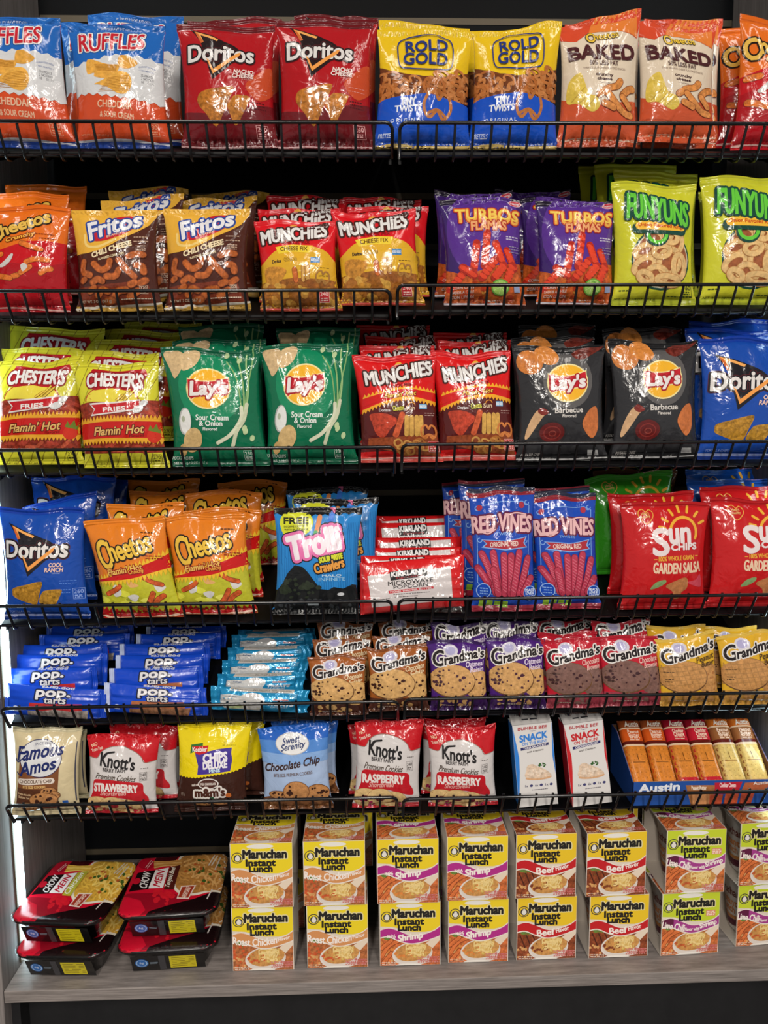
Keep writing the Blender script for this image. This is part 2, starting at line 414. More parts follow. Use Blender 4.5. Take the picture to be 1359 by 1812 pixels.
    def meshes(s, name, ink, quad, base, c0, c1, mat, back=None):
        """body, first seal and last seal as three meshes"""
        fs = s.fs
        al = np.r_[np.linspace(0, fs, 7), np.linspace(fs, 1-fs, 40)[1:], np.linspace(1-fs, 1, 7)[1:]]
        ac = np.linspace(0, 1, 35)
        A, B = (np.meshgrid(al, ac) if s.seals == 'lr' else np.meshgrid(ac, al))
        nr, nc = A.shape; ids = np.arange(nr*nc).reshape(nr, nc)
        q = np.stack([ids[:-1, :-1], ids[:-1, 1:], ids[1:, 1:], ids[1:, :-1]], -1).reshape(-1, 4)
        al_c = (A if s.seals == 'lr' else B)
        mid = ((al_c[:-1, :-1]+al_c[1:, 1:])/2).ravel()
        zone = np.where(mid < fs, 1, np.where(mid > 1-fs, 2, 0))
        V, N, C, F, Zn = [], [], [], [], []
        off = 0
        for side in (1, -1):
            P, n = s.surf(A.ravel(), B.ravel(), side)
            ac_ = al_c.ravel()
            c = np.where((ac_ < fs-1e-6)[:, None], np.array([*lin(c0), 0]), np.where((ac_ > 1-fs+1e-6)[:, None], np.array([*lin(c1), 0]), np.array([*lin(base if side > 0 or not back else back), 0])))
            qq = q if side > 0 else q[:, ::-1]
            t = np.concatenate([qq[:, [0, 1, 2]], qq[:, [0, 2, 3]]])+off
            V.append(P); N.append(n); C.append(c); F.append(t); Zn.append(np.r_[zone, zone]); off += len(P)
        if ink:
            r = ink_on(ink, quad, s.surf, s.w, s.h)
            if r:
                v, n, c, st = r; z = st[:, 0] if s.seals == 'lr' else st[:, 1]
                V.append(v); N.append(n); C.append(c); F.append(np.arange(len(v)).reshape(-1, 3)+off); Zn.append(np.where(z < fs, 1, np.where(z > 1-fs, 2, 0)))
        V, N, C, F, Zn = [np.concatenate(x) for x in (V, N, C, F, Zn)]
        out = []
        for z in (0, 1, 2):
            f = F[Zn == z]; u, inv = np.unique(f, return_inverse=True)
            out.append(make_mesh(name, V[u], inv.reshape(-1, 3), [mat], C[u], N[u]))
        return out

KIND = {}
def kind(name, obj, desc, cat, quad, base, view, draw, group, T=.042, c0=None, c1=None, mat='film', crop=0, **kw):
    k = Ink(view); draw(k)
    KIND[name] = dict(obj=obj, desc=desc, cat=cat, quad=[tuple(k.px(q)) for q in quad], base=base, ink=k, group=group, T=T, c0=c0 or base, c1=c1 or base, mat=MAT[mat], crop=crop, kw=kw, w=None, cache={})
# rail heights (left, right) of the six wire shelves, world metres
RAIL = [(.378, .378), (.149, .1556), (-.076, -.0726), (-.307, -.3058), (-.464, -.461), (-.6185, -.622)]
RAIL = [(a+CAMZ, b+CAMZ) for a, b in RAIL]
FENCE_Y = 1.160
TILT = [math.tan(R(a)) for a in (21, 22, 21, 20, 25, 4)]   # the shelves slope up towards the wall
UP = [.009, .008, .004, .003, .003, .003]
def deck(row, px, Y=FENCE_Y): return RAIL[row-1][0 if px < 703 else 1]+UP[row-1]+(Y-FENCE_Y)*TILT[row-1]
ORDER = {}
def put(name, row, bx, tx, ty, wpx, Y, where, lean=3, slant=0, seed=None, yaw=0, lift=0, group=None, fit=False):
    K = KIND[name]
    z = deck(row, bx, Y)+lift+.0035
    if seed is None: bx = tx
    py = to_px((0, Y, z))[1]
    for _ in range(3):
        B = at_y(bx, py, Y); py = to_px((B[0], Y, z))[1]
    B[2] = z
    rear = Y > 1.2
    th = R(lean); n = np.array([0, math.cos(th), -math.sin(th)])
    d = ray(tx, ty); Tp = EYE+d*(((B-EYE)@n)/(d@n)); v = Tp-B
    h = v[1]*math.sin(th)+v[2]*math.cos(th); shear = round(v[0]/h, 3) if seed is not None else 0
    w = wpx/(FPX/to_px((B+Tp)/2)[2])
    if K['w'] is None: K['w'], K['h'] = w, h
    K['n'] = K.get('n', 0)+1
    if seed is None: seed = 900+K['n'] % 2
    key = (seed, slant, shear, rear)
    if key not in K['cache']:
        P = Pillow(K['w'], K['h'], K['T'], seed*17+hash_name(name), slant=slant/1000, shear=shear, **K['kw'])
        q = K['quad']; c = K['crop'] if rear else 0
        q = [tuple(np.add(q[0], np.subtract(q[3], q[0])*c)), tuple(np.add(q[1], np.subtract(q[2], q[1])*c)), q[2], q[3]]
        K['cache'][key] = P.meshes(K['obj'], K['ink'], q, K['base'], K['c0'], K['c1'], K['mat'])
    b, s0, s1 = K['cache'][key]
    o = link(K['obj'], b); lr = K['kw'].get('seals') == 'lr'
    link('end_seal' if lr else 'bottom_seal', s0, o); link('end_seal' if lr else 'top_seal', s1, o)
    o.matrix_world = Matrix.Translation(B) @ Matrix.Rotation(R(yaw), 4, 'Z') @ Matrix.Rotation(-th, 4, 'X') @ Matrix.Diagonal((w/K['w'], 1, h/K['h'], 1))
    tag(o, K['desc']+', '+where, K['cat'], K['group'])
    return o
def hash_name(s): return sum(ord(c)*(i+3) for i, c in enumerate(s)) % 997

# ------------------------------------------------------------------ the artwork of each pack
def d_ruffles(k):
    k.poly([(0, 0), (1060, 0)]+[(1060, 640)]+k.curve([(40, 690), (165, 650), (640, 570), (1045, 620), (1100, 650)], zig=(28, 9))[::-1]+[(0, 690)], '1F62B4')
    k.band([(40, 690), (165, 650), (640, 570), (1045, 620), (1100, 650)], [(40, 1010), (200, 985), (640, 1035), (1060, 1070), (1120, 1080)], 'CFD0D2', ztop=(28, 9), zbot=(28, 11))
    k.blob([(250, 640), (300, 608), (480, 680), (610, 690), (590, 770), (470, 830), (350, 810), (340, 770), (265, 770)], 'E2A648', .35)
    k.blob([(610, 600), (650, 575), (720, 590), (810, 660), (720, 720), (640, 720), (600, 690)], 'DDA246', .35)
    k.blob([(345, 890), (440, 850), (560, 770), (700, 770), (750, 870), (700, 985), (600, 990), (500, 930), (400, 900)], 'E6AC4C', .35)
    k.lines([[(500-i*12, 830+i*16), (720+i*2, 800+i*17)] for i in range(10)], 5, 'B87C2A', .2)
    k.lines([[(340+i*8, 670+i*14), (590, 700+i*12)] for i in range(6)], 5, 'B87C2A', .2)
    k.txt('RUFFLES HAVE RIDGES', 530, 250, 350, 26, 'C8D4E4', arc=6)
    k.txt('RUFFLES', 515, 415, 690, 190, 'BE1E2D', rot=-1, bold=9, out=((26, '16386E'), (18, 'DADADA')), grow=-.18, arc=-14)
    k.txt('GUARANTEED FRESH', 905, 690, 165, 18, '3A5A9A', arc=12); k.txt('• 100% PRINTED •', 905, 738, 160, 16, '3A5A9A', rot=5)
    k.txt('25APR2023', 905, 790, 120, 26, '4A4A50', rot=3); k.txt('2 54C07A10', 910, 825, 120, 26, '4A4A50', rot=3); k.txt('18    01:15', 915, 860, 125, 24, '4A4A50', rot=3)
    k.txt('CHEDDAR', 565, 1105, 365, 72, 'E3B998', rot=3, bold=3); k.txt('& SOUR CREAM', 580, 1210, 350, 56, 'E3B998', rot=3, bold=2); k.txt('FLAVORED', 700, 1270, 100, 18, 'E3B998')
    k.calories(935, 1325, 110, 120, '230', 'E09A78'); k.txt('NET WT. 1 1/2 OZ. (42.5 g)', 340, 1400, 290, 22, 'E09A78', rot=2)
    k.band([(100, 1455), (640, 1420), (1120, 1455)], [(100, 1475), (640, 1440), (1120, 1475)], 'D8D8DC')
    k.band([(100, 1475), (640, 1440), (1120, 1475)], [(100, 1600), (640, 1600), (1120, 1600)], '1B3A86')
kind('ruffles', 'chip_bag', 'blue and orange ridged chip bag', 'chip bag', [(50, 190), (1045, 205), (1085, 1495), (150, 1530)], 'CC4A24', (110, 10, 5.6625), d_ruffles, 'blue and orange ridged chip bags', c0='1B3A86', c1='1F62B4')

def doritos_logo(k, dark):
    k.poly([(100, 148), (390, 272), (470, 330), (245, 518), (205, 395), (165, 250)], dark)
    k.poly([(124, 166), (285, 236), (275, 250), (165, 200), (188, 256), (168, 262)], 'E8A45A')
    k.poly([(124, 166), (150, 190), (188, 256), (168, 262)], 'C8642E')
    k.txt('Doritos', 300, 332, 440, 112, 'D9D5D2', bold=7, out=((17, '5E2024'), (13, dark)), shear=.02)
    k.poly([(205, 372), (222, 385), (252, 450), (420, 325), (440, 318), (424, 350), (250, 482)], 'E89A4C')
def chips_nacho(k):
    k.blob([(140, 640), (170, 597), (290, 572), (372, 560), (388, 582), (340, 690), (285, 805), (255, 815), (200, 740), (155, 690)], 'B9742C', .9)
    k.blob([(345, 690), (372, 645), (405, 620), (488, 624), (497, 648), (450, 740), (408, 808), (385, 805), (365, 750)], 'BD7830', .9)
def d_nacho(k):
    k.poly([(-20, 700), (200, 740), (450, 700), (800, 640), (800, 1000), (-20, 1000)], '6C161D')
    k.blob([(470, 560), (540, 470), (640, 400), (660, 560), (560, 650)], 'C24A28')
    doritos_logo(k, '241719')
    k.txt('NACHO', 458, 460, 130, 27, 'E8D2CC', bold=4, shear=.15); k.txt('CHEESE', 452, 490, 142, 27, 'E8D2CC', bold=4, shear=.15); k.txt('FLAVORED', 480, 512, 66, 9, 'D8A098')
    chips_nacho(k)
    k.fine(500, 560, 610, 610, 2, 'D89088', 4); k.fine(510, 655, 600, 715, 3, '4A1014', 7)
    k.calories(565, 850, 75, 80, '260', 'DDA0A0'); k.txt('NET WT. 1 3/4 OZ. (49.6 g)', 210, 905, 200, 14, 'B87070')
    k.band([(20, 935), (640, 935)], [(20, 948), (640, 948)], 'C8A0A0')
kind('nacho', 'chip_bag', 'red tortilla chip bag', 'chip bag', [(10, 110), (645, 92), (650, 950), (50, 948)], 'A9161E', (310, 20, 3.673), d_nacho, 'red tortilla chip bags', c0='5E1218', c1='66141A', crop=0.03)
def d_ranch(k):
    doritos_logo(k, '1C1A20')
    k.txt('COOL', 447, 438, 92, 26, 'E0BCB2', bold=4, shear=.12); k.txt('RANCH', 435, 471, 122, 28, 'E0BCB2', bold=4, shear=.12); k.txt('FLAVORED', 450, 495, 56, 9, 'A8B8E0')
    k.blob([(122, 640), (132, 604), (230, 576), (330, 552), (352, 566), (330, 630), (300, 715), (268, 716), (190, 690), (132, 664)], 'B0802C', .9)
    k.blob([(318, 690), (340, 640), (372, 614), (472, 606), (484, 622), (460, 670), (430, 715), (400, 718), (335, 712)], 'B48632', .9)
    k.fine(470, 540, 580, 575, 2, '5A86D8', 4); k.fine(480, 600, 540, 640, 2, '5A86D8', 6)
    k.calories(590, 640, 70, 74, '260', '8AA4E0'); k.txt('TORTILLA CHIPS', 170, 775, 140, 16, '8AA4E0')
    k.band([(20, 800), (640, 786)], [(20, 812), (640, 798)], 'B8C4E8')
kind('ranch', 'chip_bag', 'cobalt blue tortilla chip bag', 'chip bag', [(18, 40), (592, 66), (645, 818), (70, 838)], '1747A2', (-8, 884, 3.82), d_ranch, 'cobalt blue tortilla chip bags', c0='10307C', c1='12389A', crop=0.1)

def pretzel(k, cx, cy, r, w, col, rot=0, m=.4):
    P = []
    for i in range(33):
        a = -2.2+i*4.4/32*1.42; P.append((a,))
    c, s = math.cos(R(rot)), math.sin(R(rot))
    pts = [(-.25, .75), (.1, .35), (.45, -.1), (.85, -.45), (.8, -.9), (.35, -.95), (0, -.6), (-.35, -.95), (-.8, -.9), (-.85, -.45), (-.45, -.1), (-.1, .35), (.25, .75)]
    base = [(-.45, .05), (-.55, .6), (0, .95), (.55, .6), (.45, .05)]
    f = lambda Q: [(cx+r*(x*c-y*s), cy+r*(x*s+y*c)) for x, y in Q]
    k.line(f([(-.85, .55), (-1, -.1), (-.75, -.75), (-.3, -.9), (0, -.45), (.3, -.9), (.75, -.75), (1, -.1), (.85, .55), (.45, .85), (0, .35), (-.45, .85)]), w, col, m, sm=True, closed=True)
    k.line(f([(-.75, .7), (0, .3), (.75, .7)]), w*.9, col, m, sm=True)
def d_rold(k):
    k.poly([(-30, 0), (800, 0), (720, 440), (690, 475), (600, 515), (500, 534), (350, 534), (220, 510), (90, 462), (-30, 400)], 'E2BB1C')
    k.band([(-30, 400), (90, 462), (220, 510), (350, 534), (500, 534), (600, 515), (690, 475), (760, 430)], [(-30, 720), (70, 685), (370, 665), (500, 690), (760, 745)], '6E3A1E', .5)
    g = random.Random(3)
    for i in range(24):
        x, y = g.uniform(20, 690), 0
        y = g.uniform(530+abs(x-420)*-.12+20, 655)
        pretzel(k, x, y, g.uniform(48, 62), 19, g.choice(['B8703A', 'A9622E', 'C07C46']), g.uniform(0, 360))
    k.poly([(-30, 715), (70, 685), (370, 665), (500, 690), (800, 750), (800, 1200), (-30, 1200)], '174FBE')
    P = smooth_closed([(180, 258), (270, 215), (380, 203), (500, 225), (557, 258), (573, 352), (552, 470), (450, 487), (370, 487), (260, 475), (183, 452), (166, 350)])
    k.line(P, 9, '22347A', closed=True)
    k.txt('ROLD', 378, 295, 305, 88, '22347A', bold=5, rot=-1); k.txt('GOLD', 368, 400, 320, 92, '22347A', bold=5, rot=2)
    k.txt('TINY', 238, 716, 108, 50, 'E4E8F2', bold=5); k.txt('TWISTS', 238, 766, 190, 44, 'E4E8F2', bold=5); k.txt('O R I G I N A L', 235, 846, 240, 24, 'D4DCEE', bold=2)
    pretzel(k, 452, 752, 100, 22, 'B8723A', 8)
    k.txt('PRETZELS', 95, 945, 105, 30, 'C8D4EE', bold=2); k.txt('NET WT. 2 OZ. (56.7 g)', 170, 998, 230, 18, 'C8D4EE'); k.fine(330, 985, 640, 1010, 1, 'C8D4EE', 8)
    k.band([(0, 1012), (200, 1005), (450, 1020), (700, 1015)], [(0, 1060), (700, 1060)], 'BFA45C')
kind('rold', 'pretzel_bag', 'yellow and blue pretzel bag', 'pretzel bag', [(30, 140), (718, 140), (665, 1035), (20, 1030)], '174FBE', (660, 20, 3.997), d_rold, 'yellow and blue pretzel bags', c0='B89C50', c1='E2BB1C')

def cheetos(k, cx, cy, w, h, rot, o1, o2, fill='E3BC3C'):
    h -= .7*abs(math.sin(R(rot)))*w
    c, s = math.cos(R(rot)), math.sin(R(rot)); at = lambda x, y: (cx+x*w*c-y*h*s, cy+x*w*s+y*h*c)
    O = ((o1*.6+o2, 'D8CFC2'), (o1*1.25, '20160F'))
    for wd, col in ((O[0][0], O[0][1]), (O[1][0], O[1][1]), (0, fill)):
        for t, q, ww, hh in (('C', at(-.39, .12), w*.2, h*1.35), ('heetos', at(.11, 0), w*.77, h*.92)):
            k.txt(t, q[0], q[1], ww, hh, col, rot=rot-4, bold=o1*.6+wd, arc=-h*.04)
def sticks(k, L, col, m=.6, w=36):
    for P in L:
        k.line(P, w+7, '7A3418', m, sm=True); k.line(P, w, col, m, sm=True)
def d_baked(k):
    k.poly([(30, 120), (620, 0), (560, 255), (500, 235), (430, 212), (330, 215), (240, 232), (160, 290), (60, 262)], 'D0492B')
    k.poly([(240, 238), (262, 180), (310, 100), (560, 55), (560, 250), (430, 212)], 'DE7C34')
    cheetos(k, 325, 258, 215, 72, -9, 6, 4)
    k.txt('BAKED', 320, 372, 430, 92, '4A2124', rot=-3, bold=9, arc=-6)
    k.txt('50% LESS FAT', 322, 445, 190, 30, '503030', rot=-2, bold=1.5); k.txt('THAN REGULAR CHEESE FLAVORED SNACKS', 325, 478, 285, 14, '8A7468', rot=-2)
    k.txt('crunchy', 322, 524, 114, 26, '4A3030', bold=3); k.txt('cheese', 322, 548, 98, 18, '4A3030', bold=3); k.txt('FLAVORED', 322, 574, 72, 9, '705858')
    k.poly([(0, 640), (90, 690), (280, 715), (400, 690), (560, 640), (600, 1000), (0, 1000)], 'C8532F')
    k.blob([(95, 570), (160, 513), (185, 560), (215, 645), (270, 665), (288, 720), (240, 757), (150, 715), (82, 700)], 'D9BC4E', .25)
    k.lines([[(110, 700), (190, 610)], [(150, 715), (230, 640)], [(200, 735), (268, 665)]], 5, 'B8963A', .2)
    sticks(k, [[(285, 650), (340, 610), (400, 590), (428, 555)], [(340, 640), (390, 690), (450, 740), (500, 745)], [(440, 640), (480, 600), (520, 580)], [(440, 650), (490, 700)], [(320, 700), (380, 720)]], 'D58A48', .6, 40)
    k.txt('CHEESE FLAVORED SNACKS NET WT 7/8 OZ. (24.8 g)', 240, 828, 360, 16, '7A2C18')
    k.band([(30, 925), (250, 900), (560, 885)], [(30, 938), (250, 913), (560, 898)], 'E0C0A8')
kind('baked', 'puff_bag', 'cream and orange baked cheese puff bag', 'snack bag', [(72, 165), (590, 60), (540, 925), (42, 970)], 'D8C8B2', (970, 0, 3.4936), d_baked, 'cream and orange baked puff bags', c0='C8532F', c1='C8462A')

def d_crunchy(k):
    k.poly([(-200, 700), (-50, 670), (100, 628), (260, 582), (400, 572), (640, 575), (640, 1250), (-200, 1250)], 'BE1620')
    k.poly([(-200, 820), (100, 760), (400, 800), (640, 720), (640, 1250), (-200, 1250)], 'A8131E')
    cheetos(k, 165, 440, 520, 205, -15, 15, 9, 'DDB24E')
    k.txt('Crunchy', 195, 548, 240, 42, 'E8A83C', rot=-14, bold=5, out=((8, '7A3010'),), shear=.2)
    k.fine(320, 500, 470, 530, 1, '7A3010', 6); k.fine(350, 540, 470, 560, 1, '7A3010', 6)
    sticks(k, [[(215, 600), (300, 630), (380, 650)], [(265, 760), (340, 735), (440, 735)], [(390, 850), (430, 820), (465, 810)], [(150, 880), (195, 870)], [(-40, 860), (60, 880), (130, 895)], [(-60, 700), (40, 690)], [(220, 850), (300, 800)]], 'D9742E', .6, 42)
    k.blob([(20, 790), (80, 740), (130, 690), (150, 700), (120, 760), (60, 800)], 'C9C4C0'); k.blob([(220, 790), (250, 770), (280, 800), (240, 840)], 'C9C4C0')
    k.calories(400, 1020, 85, 85, '330', '5A0C12'); k.txt('CHEESE FLAVORED SNACKS', 330, 1110, 300, 14, '5A0C12')
    k.band([(-150, 1140), (100, 1120), (300, 1130), (640, 1150)], [(-150, 1155), (100, 1135), (300, 1145), (640, 1165)], 'DDB0A8')
kind('crunchy', 'puff_bag', 'orange crunchy cheese puff bag', 'snack bag', [(-110, 262), (555, 252), (578, 1158), (-90, 1165)], 'DB6A1C', (0, 310, 4.53), d_crunchy, 'orange and red crunchy puff bags', c0='B41620', c1='D86418')

def d_fritos(k):
    k.poly([(0, 150), (900, 150), (780, 330), (720, 420), (620, 482), (520, 530), (420, 585), (300, 635), (180, 652), (40, 650)], 'DFA93C')
    k.line([(160, 480), (175, 580), (290, 600), (440, 545)], 22, 'E8C878', sm=True)
    k.ell(420, 437, 230, 92, 'BE2430', -20)
    k.txt('Fritos', 425, 405, 455, 150, 'DDDCDF', rot=-13, bold=11, out=((21, '2B4590'),), shear=.12, grow=-.2)
    k.txt('BRAND', 425, 502, 125, 20, 'E8B8A0', rot=-14, bold=2)
    k.txt('CHILI CHEESE', 402, 632, 370, 48, 'E6D3AC', rot=-15, bold=5, shear=.1); k.txt('FLAVORED CORN CHIPS', 402, 700, 240, 20, 'E6D3AC', rot=-11, bold=2)
    k.fine(600, 510, 720, 590, 2, 'C8A890', 8); k.fine(620, 600, 700, 660, 3, 'C8A890', 8)
    g = random.Random(2)
    k.poly([(80, 960), (700, 930), (760, 1140), (80, 1140)], '7A3420', .6)
    for P in ([(140, 730), (130, 820), (200, 860)], [(240, 760), (300, 820), (370, 800), (390, 745)], [(350, 880), (430, 880), (470, 830)], [(470, 740), (540, 830), (600, 890)], [(560, 710), (620, 690), (680, 695)], [(620, 790), (670, 800), (680, 850)], [(220, 925), (270, 900), (310, 920)], [(120, 900), (140, 890)],
              [(190, 1000), (230, 970)], [(260, 1040), (300, 990), (350, 1010)], [(400, 1060), (440, 1010), (520, 1000)], [(540, 1060), (620, 1010)], [(640, 950), (690, 920)], [(330, 1090), (380, 1080)], [(560, 960), (600, 940)]):
        k.line(P, 62, '8E4522', .4, sm=True); k.line(P, 50, 'B9622F', .7, sm=True)
    k.calories(665, 1000, 62, 70, '320', 'D8C0A8')
    k.txt('NET WT. 2 OZ. (56.7 g)', 235, 1088, 270, 26, 'D8C8B0', bold=1); k.fine(460, 1065, 730, 1085, 1, 'D8C8B0', 8)
    k.band([(20, 1150), (400, 1120), (800, 1110)], [(20, 1165), (400, 1138), (800, 1126)], 'D8D0C0')
    k.band([(20, 1165), (400, 1138), (800, 1126)], [(20, 1230), (800, 1230)], 'C39840')
kind('fritos', 'corn_chip_bag', 'brown and gold chili corn chip bag', 'chip bag', [(50, 225), (775, 272), (790, 1192), (55, 1170)], '4C251C', (280, 320, 4.8536), d_fritos, 'brown and gold corn chip bags', c0='C39840', c1='DFA93C', crop=0.06)

def munch_head(k, cx, cy, w, h, rot, bx, by):
    k.ell(bx, by-18, 26, 24, 'E2A43C'); k.ell(bx, by, 56, 22, 'D9C0B8'); k.ell(bx, by, 51, 18, 'C01A24'); k.txt('Frito Lay', bx, by, 78, 18, 'E0D0CC', bold=1.5)
    k.txt('MUNCHIES', cx, cy, w, h, 'DAD7D5', rot=rot, bold=8, out=((17, '40201C'),), arc=-10)
def d_munch(k):
    k.band([(20, 610), (95, 560), (180, 490), (300, 456), (450, 458), (560, 500), (620, 560), (700, 620)], [(20, 1100), (700, 1100)], 'D9A82C')
    k.poly([(60, 720), (330, 700), (640, 720), (680, 1000), (60, 1000)], '9A5E24', .7)
    munch_head(k, 322, 360, 462, 100, -5, 322, 315)
    k.txt('SNACK MIX', 345, 430, 190, 24, '8A1418', bold=1.5, arc=-4)
    k.poly([(188, 458), (320, 446), (464, 454), (440, 512), (320, 504), (212, 514)], 'E6C838'); k.txt('CHEESE FIX', 325, 478, 200, 32, '5A3414', bold=2)
    k.txt('Doritos', 195, 568, 68, 26, '2A2024', bold=3); k.txt('Cheetos', 300, 560, 90, 28, 'E8B83C', bold=2, out=((4, '5A3A14'),)); k.rect(450, 545, 520, 590, '3C7CB4'); k.txt('ROLD GOLD', 485, 567, 62, 20, 'E0E4EA', bold=1.5)
    k.blob([(100, 620), (200, 610), (270, 650), (200, 740), (130, 770)], 'C98A34', .7)
    sticks(k, [[(330, 640), (340, 720)]], 'C86A30', .5, 34); sticks(k, [[(395, 620), (395, 720)], [(430, 620), (430, 720)]], 'D9A85A', .4, 24)
    g = random.Random(4)
    for i in range(26): k.ell(g.uniform(110, 620), g.uniform(740, 920), g.uniform(25, 50), g.uniform(16, 32), g.choice(['C48A38', 'A86A2A', 'D2A048', '8E5220']), g.uniform(0, 180), .6, 14)
    pretzel(k, 540, 700, 50, 12, 'A8783A', 10)
    k.fine(500, 620, 590, 640, 1, '6A5018', 6); k.txt('23 May 23', 545, 690, 70, 14, '4A3A18'); 
    k.calories(548, 835, 74, 84, '240', 'E8C0B8', 'B8242C')
    k.band([(60, 918), (350, 912), (680, 930)], [(60, 1000), (680, 1000)], 'C04038')
kind('munch', 'snack_mix_bag', 'red and yellow cheese snack mix bag', 'snack bag', [(48, 222), (608, 260), (668, 940), (80, 930)], 'CF1822', (440, 330, 3.997), d_munch, 'red and yellow cheese snack mix bags', c0='B83830', c1='CF1822', crop=0.04)
def flames(k, pts, amp, n, w, c1='E8A52C', c2='D81E1C'):
    up = [(x, y-w) for x, y in pts]
    k.band(up, pts, c1, ztop=(amp, n)); 
def d_hot(k):
    k.band([(100, 740), (240, 665), (420, 630), (600, 640), (760, 690)], [(100, 1060), (400, 1040), (760, 1060)], '551A1A')
    flames(k, [(120, 625), (300, 570), (470, 550), (740, 590)], 26, 20, 32)
    k.band([(120, 612), (300, 557), (470, 538), (740, 578)], [(120, 680), (300, 620), (470, 600), (740, 650)], 'CC1A1C')
    k.band([(120, 705), (300, 630), (470, 598), (740, 650)], [(120, 735), (300, 655), (470, 628), (740, 680)], 'E8A52C', zbot=(24, 22))
    munch_head(k, 398, 412, 520, 112, -9, 400, 352)
    k.txt('SNACK MIX', 405, 506, 205, 24, '6A1014', bold=1.5, rot=-1)
    k.txt("Flamin' Hot", 415, 578, 245, 38, 'EFC048', shear=.3, bold=2.5, out=((6, '6A1010'),), rot=-3)
    k.txt('Doritos', 290, 706, 84, 24, 'D0C8C8', bold=2); k.txt('Cheetos', 396, 690, 86, 44, 'C8C040', bold=3, out=((6, '2A1A10'),), rot=-6); k.txt('Sun', 490, 692, 70, 34, 'D8C0A0', bold=3); k.ring(500, 672, 26, 22, 6, 'E09030', 0, 180, 360); k.rect(560, 660, 620, 700, '6AA4D0'); k.txt('ROLD GOLD', 590, 680, 54, 22, 'E8ECF0', bold=2)
    k.fine(600, 725, 680, 760, 2, 'B89890', 5)
    k.blob([(180, 742), (300, 735), (392, 790), (340, 860), (290, 932), (235, 905), (200, 820)], 'B8402A', .8)
    k.poly([(180, 940), (690, 900), (690, 1080), (420, 1060), (180, 1000)], '93482A', .6)
    sticks(k, [[(425, 745), (405, 820), (378, 910)]], 'CC5A36', .6, 44)
    for x in (460, 498, 536, 570): k.line([(x, 765), (x-2, 905)], 34, 'CFA050', .4)
    pretzel(k, 625, 885, 58, 16, 'CE7C40', 0)
    g = random.Random(8)
    for i in range(12): k.ring(g.uniform(380, 680), g.uniform(950, 1050), g.uniform(26, 44), g.uniform(16, 30), 14, g.choice(['C08444', 'AE6C34', 'CE9850']), g.uniform(0, 180), m=.4)
    k.calories(652, 1000, 74, 84, '280', 'E8B8B0', 'B83030')
    k.band([(120, 1115), (400, 1095), (760, 1085)], [(120, 1128), (400, 1108), (760, 1098)], 'E0B0A8')
kind('hot', 'snack_mix_bag', 'red and maroon spicy snack mix bag', 'snack bag', [(45, 240), (690, 262), (705, 1125), (150, 1146)], 'CE1A1C', (610, 570, 4.247), d_hot, 'red and maroon snack mix bags', c0='D04A40', c1='CE1A1C', crop=0.07)

def d_turbos(k):
    k.ell(1050, 400, 260, 330, '55308A')
    k.poly([(760, 640), (900, 700), (1100, 640), (1330, 620), (1330, 960), (760, 960)], 'C05A26', .8)
    k.ell(1258, 190, 42, 22, 'D8B8C0'); k.ell(1258, 190, 38, 18, 'C02838'); k.txt('Sabritas', 1258, 190, 60, 14, 'E0D0D8', bold=1)
    k.txt('TURBOS', 1072, 288, 425, 100, 'E2A84C', rot=4, bold=6, out=((14, '2A1440'), (11, 'B8402C')), arc=-6); k.txt('TURBOS', 1072, 278, 425, 70, 'E8C458', rot=4, bold=3, arc=-6)
    k.txt('FLAMAS', 1078, 360, 240, 62, 'E0A06A', rot=2, bold=5, out=((10, 'A83428'),))
    for (x0, y0, x1, y1) in ((985, 480, 950, 700), (1062, 415, 1030, 640), (1118, 490, 1160, 620), (1195, 540, 1245, 660), (1110, 600, 1010, 720), (900, 660, 800, 780), (1170, 640, 1100, 720), (880, 640, 960, 700), (1230, 640, 1180, 760)):
        k.line([(x0, y0), (x1, y1)], 54, 'B02A1C', .3); n = 5
        for i in range(n):
            t = (i+.5)/n; x, y = x0+(x1-x0)*t, y0+(y1-y0)*t; k.ell(x, y, 30, 15, 'DE4428', 35, .2, 12)
    g = random.Random(6)
    for i in range(22): k.ell(g.uniform(790, 1290), g.uniform(740, 880), g.uniform(16, 34), g.uniform(12, 22), g.choice(['D06A28', 'C84A24', 'D8903C', 'A83A1C']), g.uniform(0, 180), .6, 12)
    k.ell(1140, 782, 64, 54, '5F9A3A'); k.ell(1140, 782, 55, 46, '9CC862', m=.2); k.lines([[(1140, 782), (1140+52*math.cos(a), 782+43*math.sin(a))] for a in (0, .9, 1.8, 2.7, 3.6, 4.5, 5.4)], 3, 'C8DC98')
    for i, t in enumerate(('CORN CHIPS', 'SABOR A CHILE', 'CON LIMON')): k.txt(t, 885, 775+i*30, 150, 18, 'D8C0B8', bold=1)
    k.fine(1195, 430, 1285, 465, 2, 'B8B0C8', 9); k.fine(1210, 500, 1290, 560, 3, '8A80A0', 7); k.fine(1060, 850, 1260, 885, 1, 'E0D0C0', 6)
    k.rect(1235, 760, 1275, 820, '8A98B8')
    k.band([(740, 870), (1000, 880), (1330, 905)], [(740, 884), (1000, 894), (1330, 919)], 'D0C8D0')
    k.band([(740, 884), (1000, 894), (1330, 919)], [(740, 990), (1330, 990)], '1A1420')
kind('turbos', 'corn_twist_bag', 'purple spicy corn twist bag', 'snack bag', [(775, 135), (1305, 158), (1310, 908), (768, 892)], '3A2166', (750, 320, 3.883), d_turbos, 'purple corn twist bags', c0='181220', c1='1C1228')

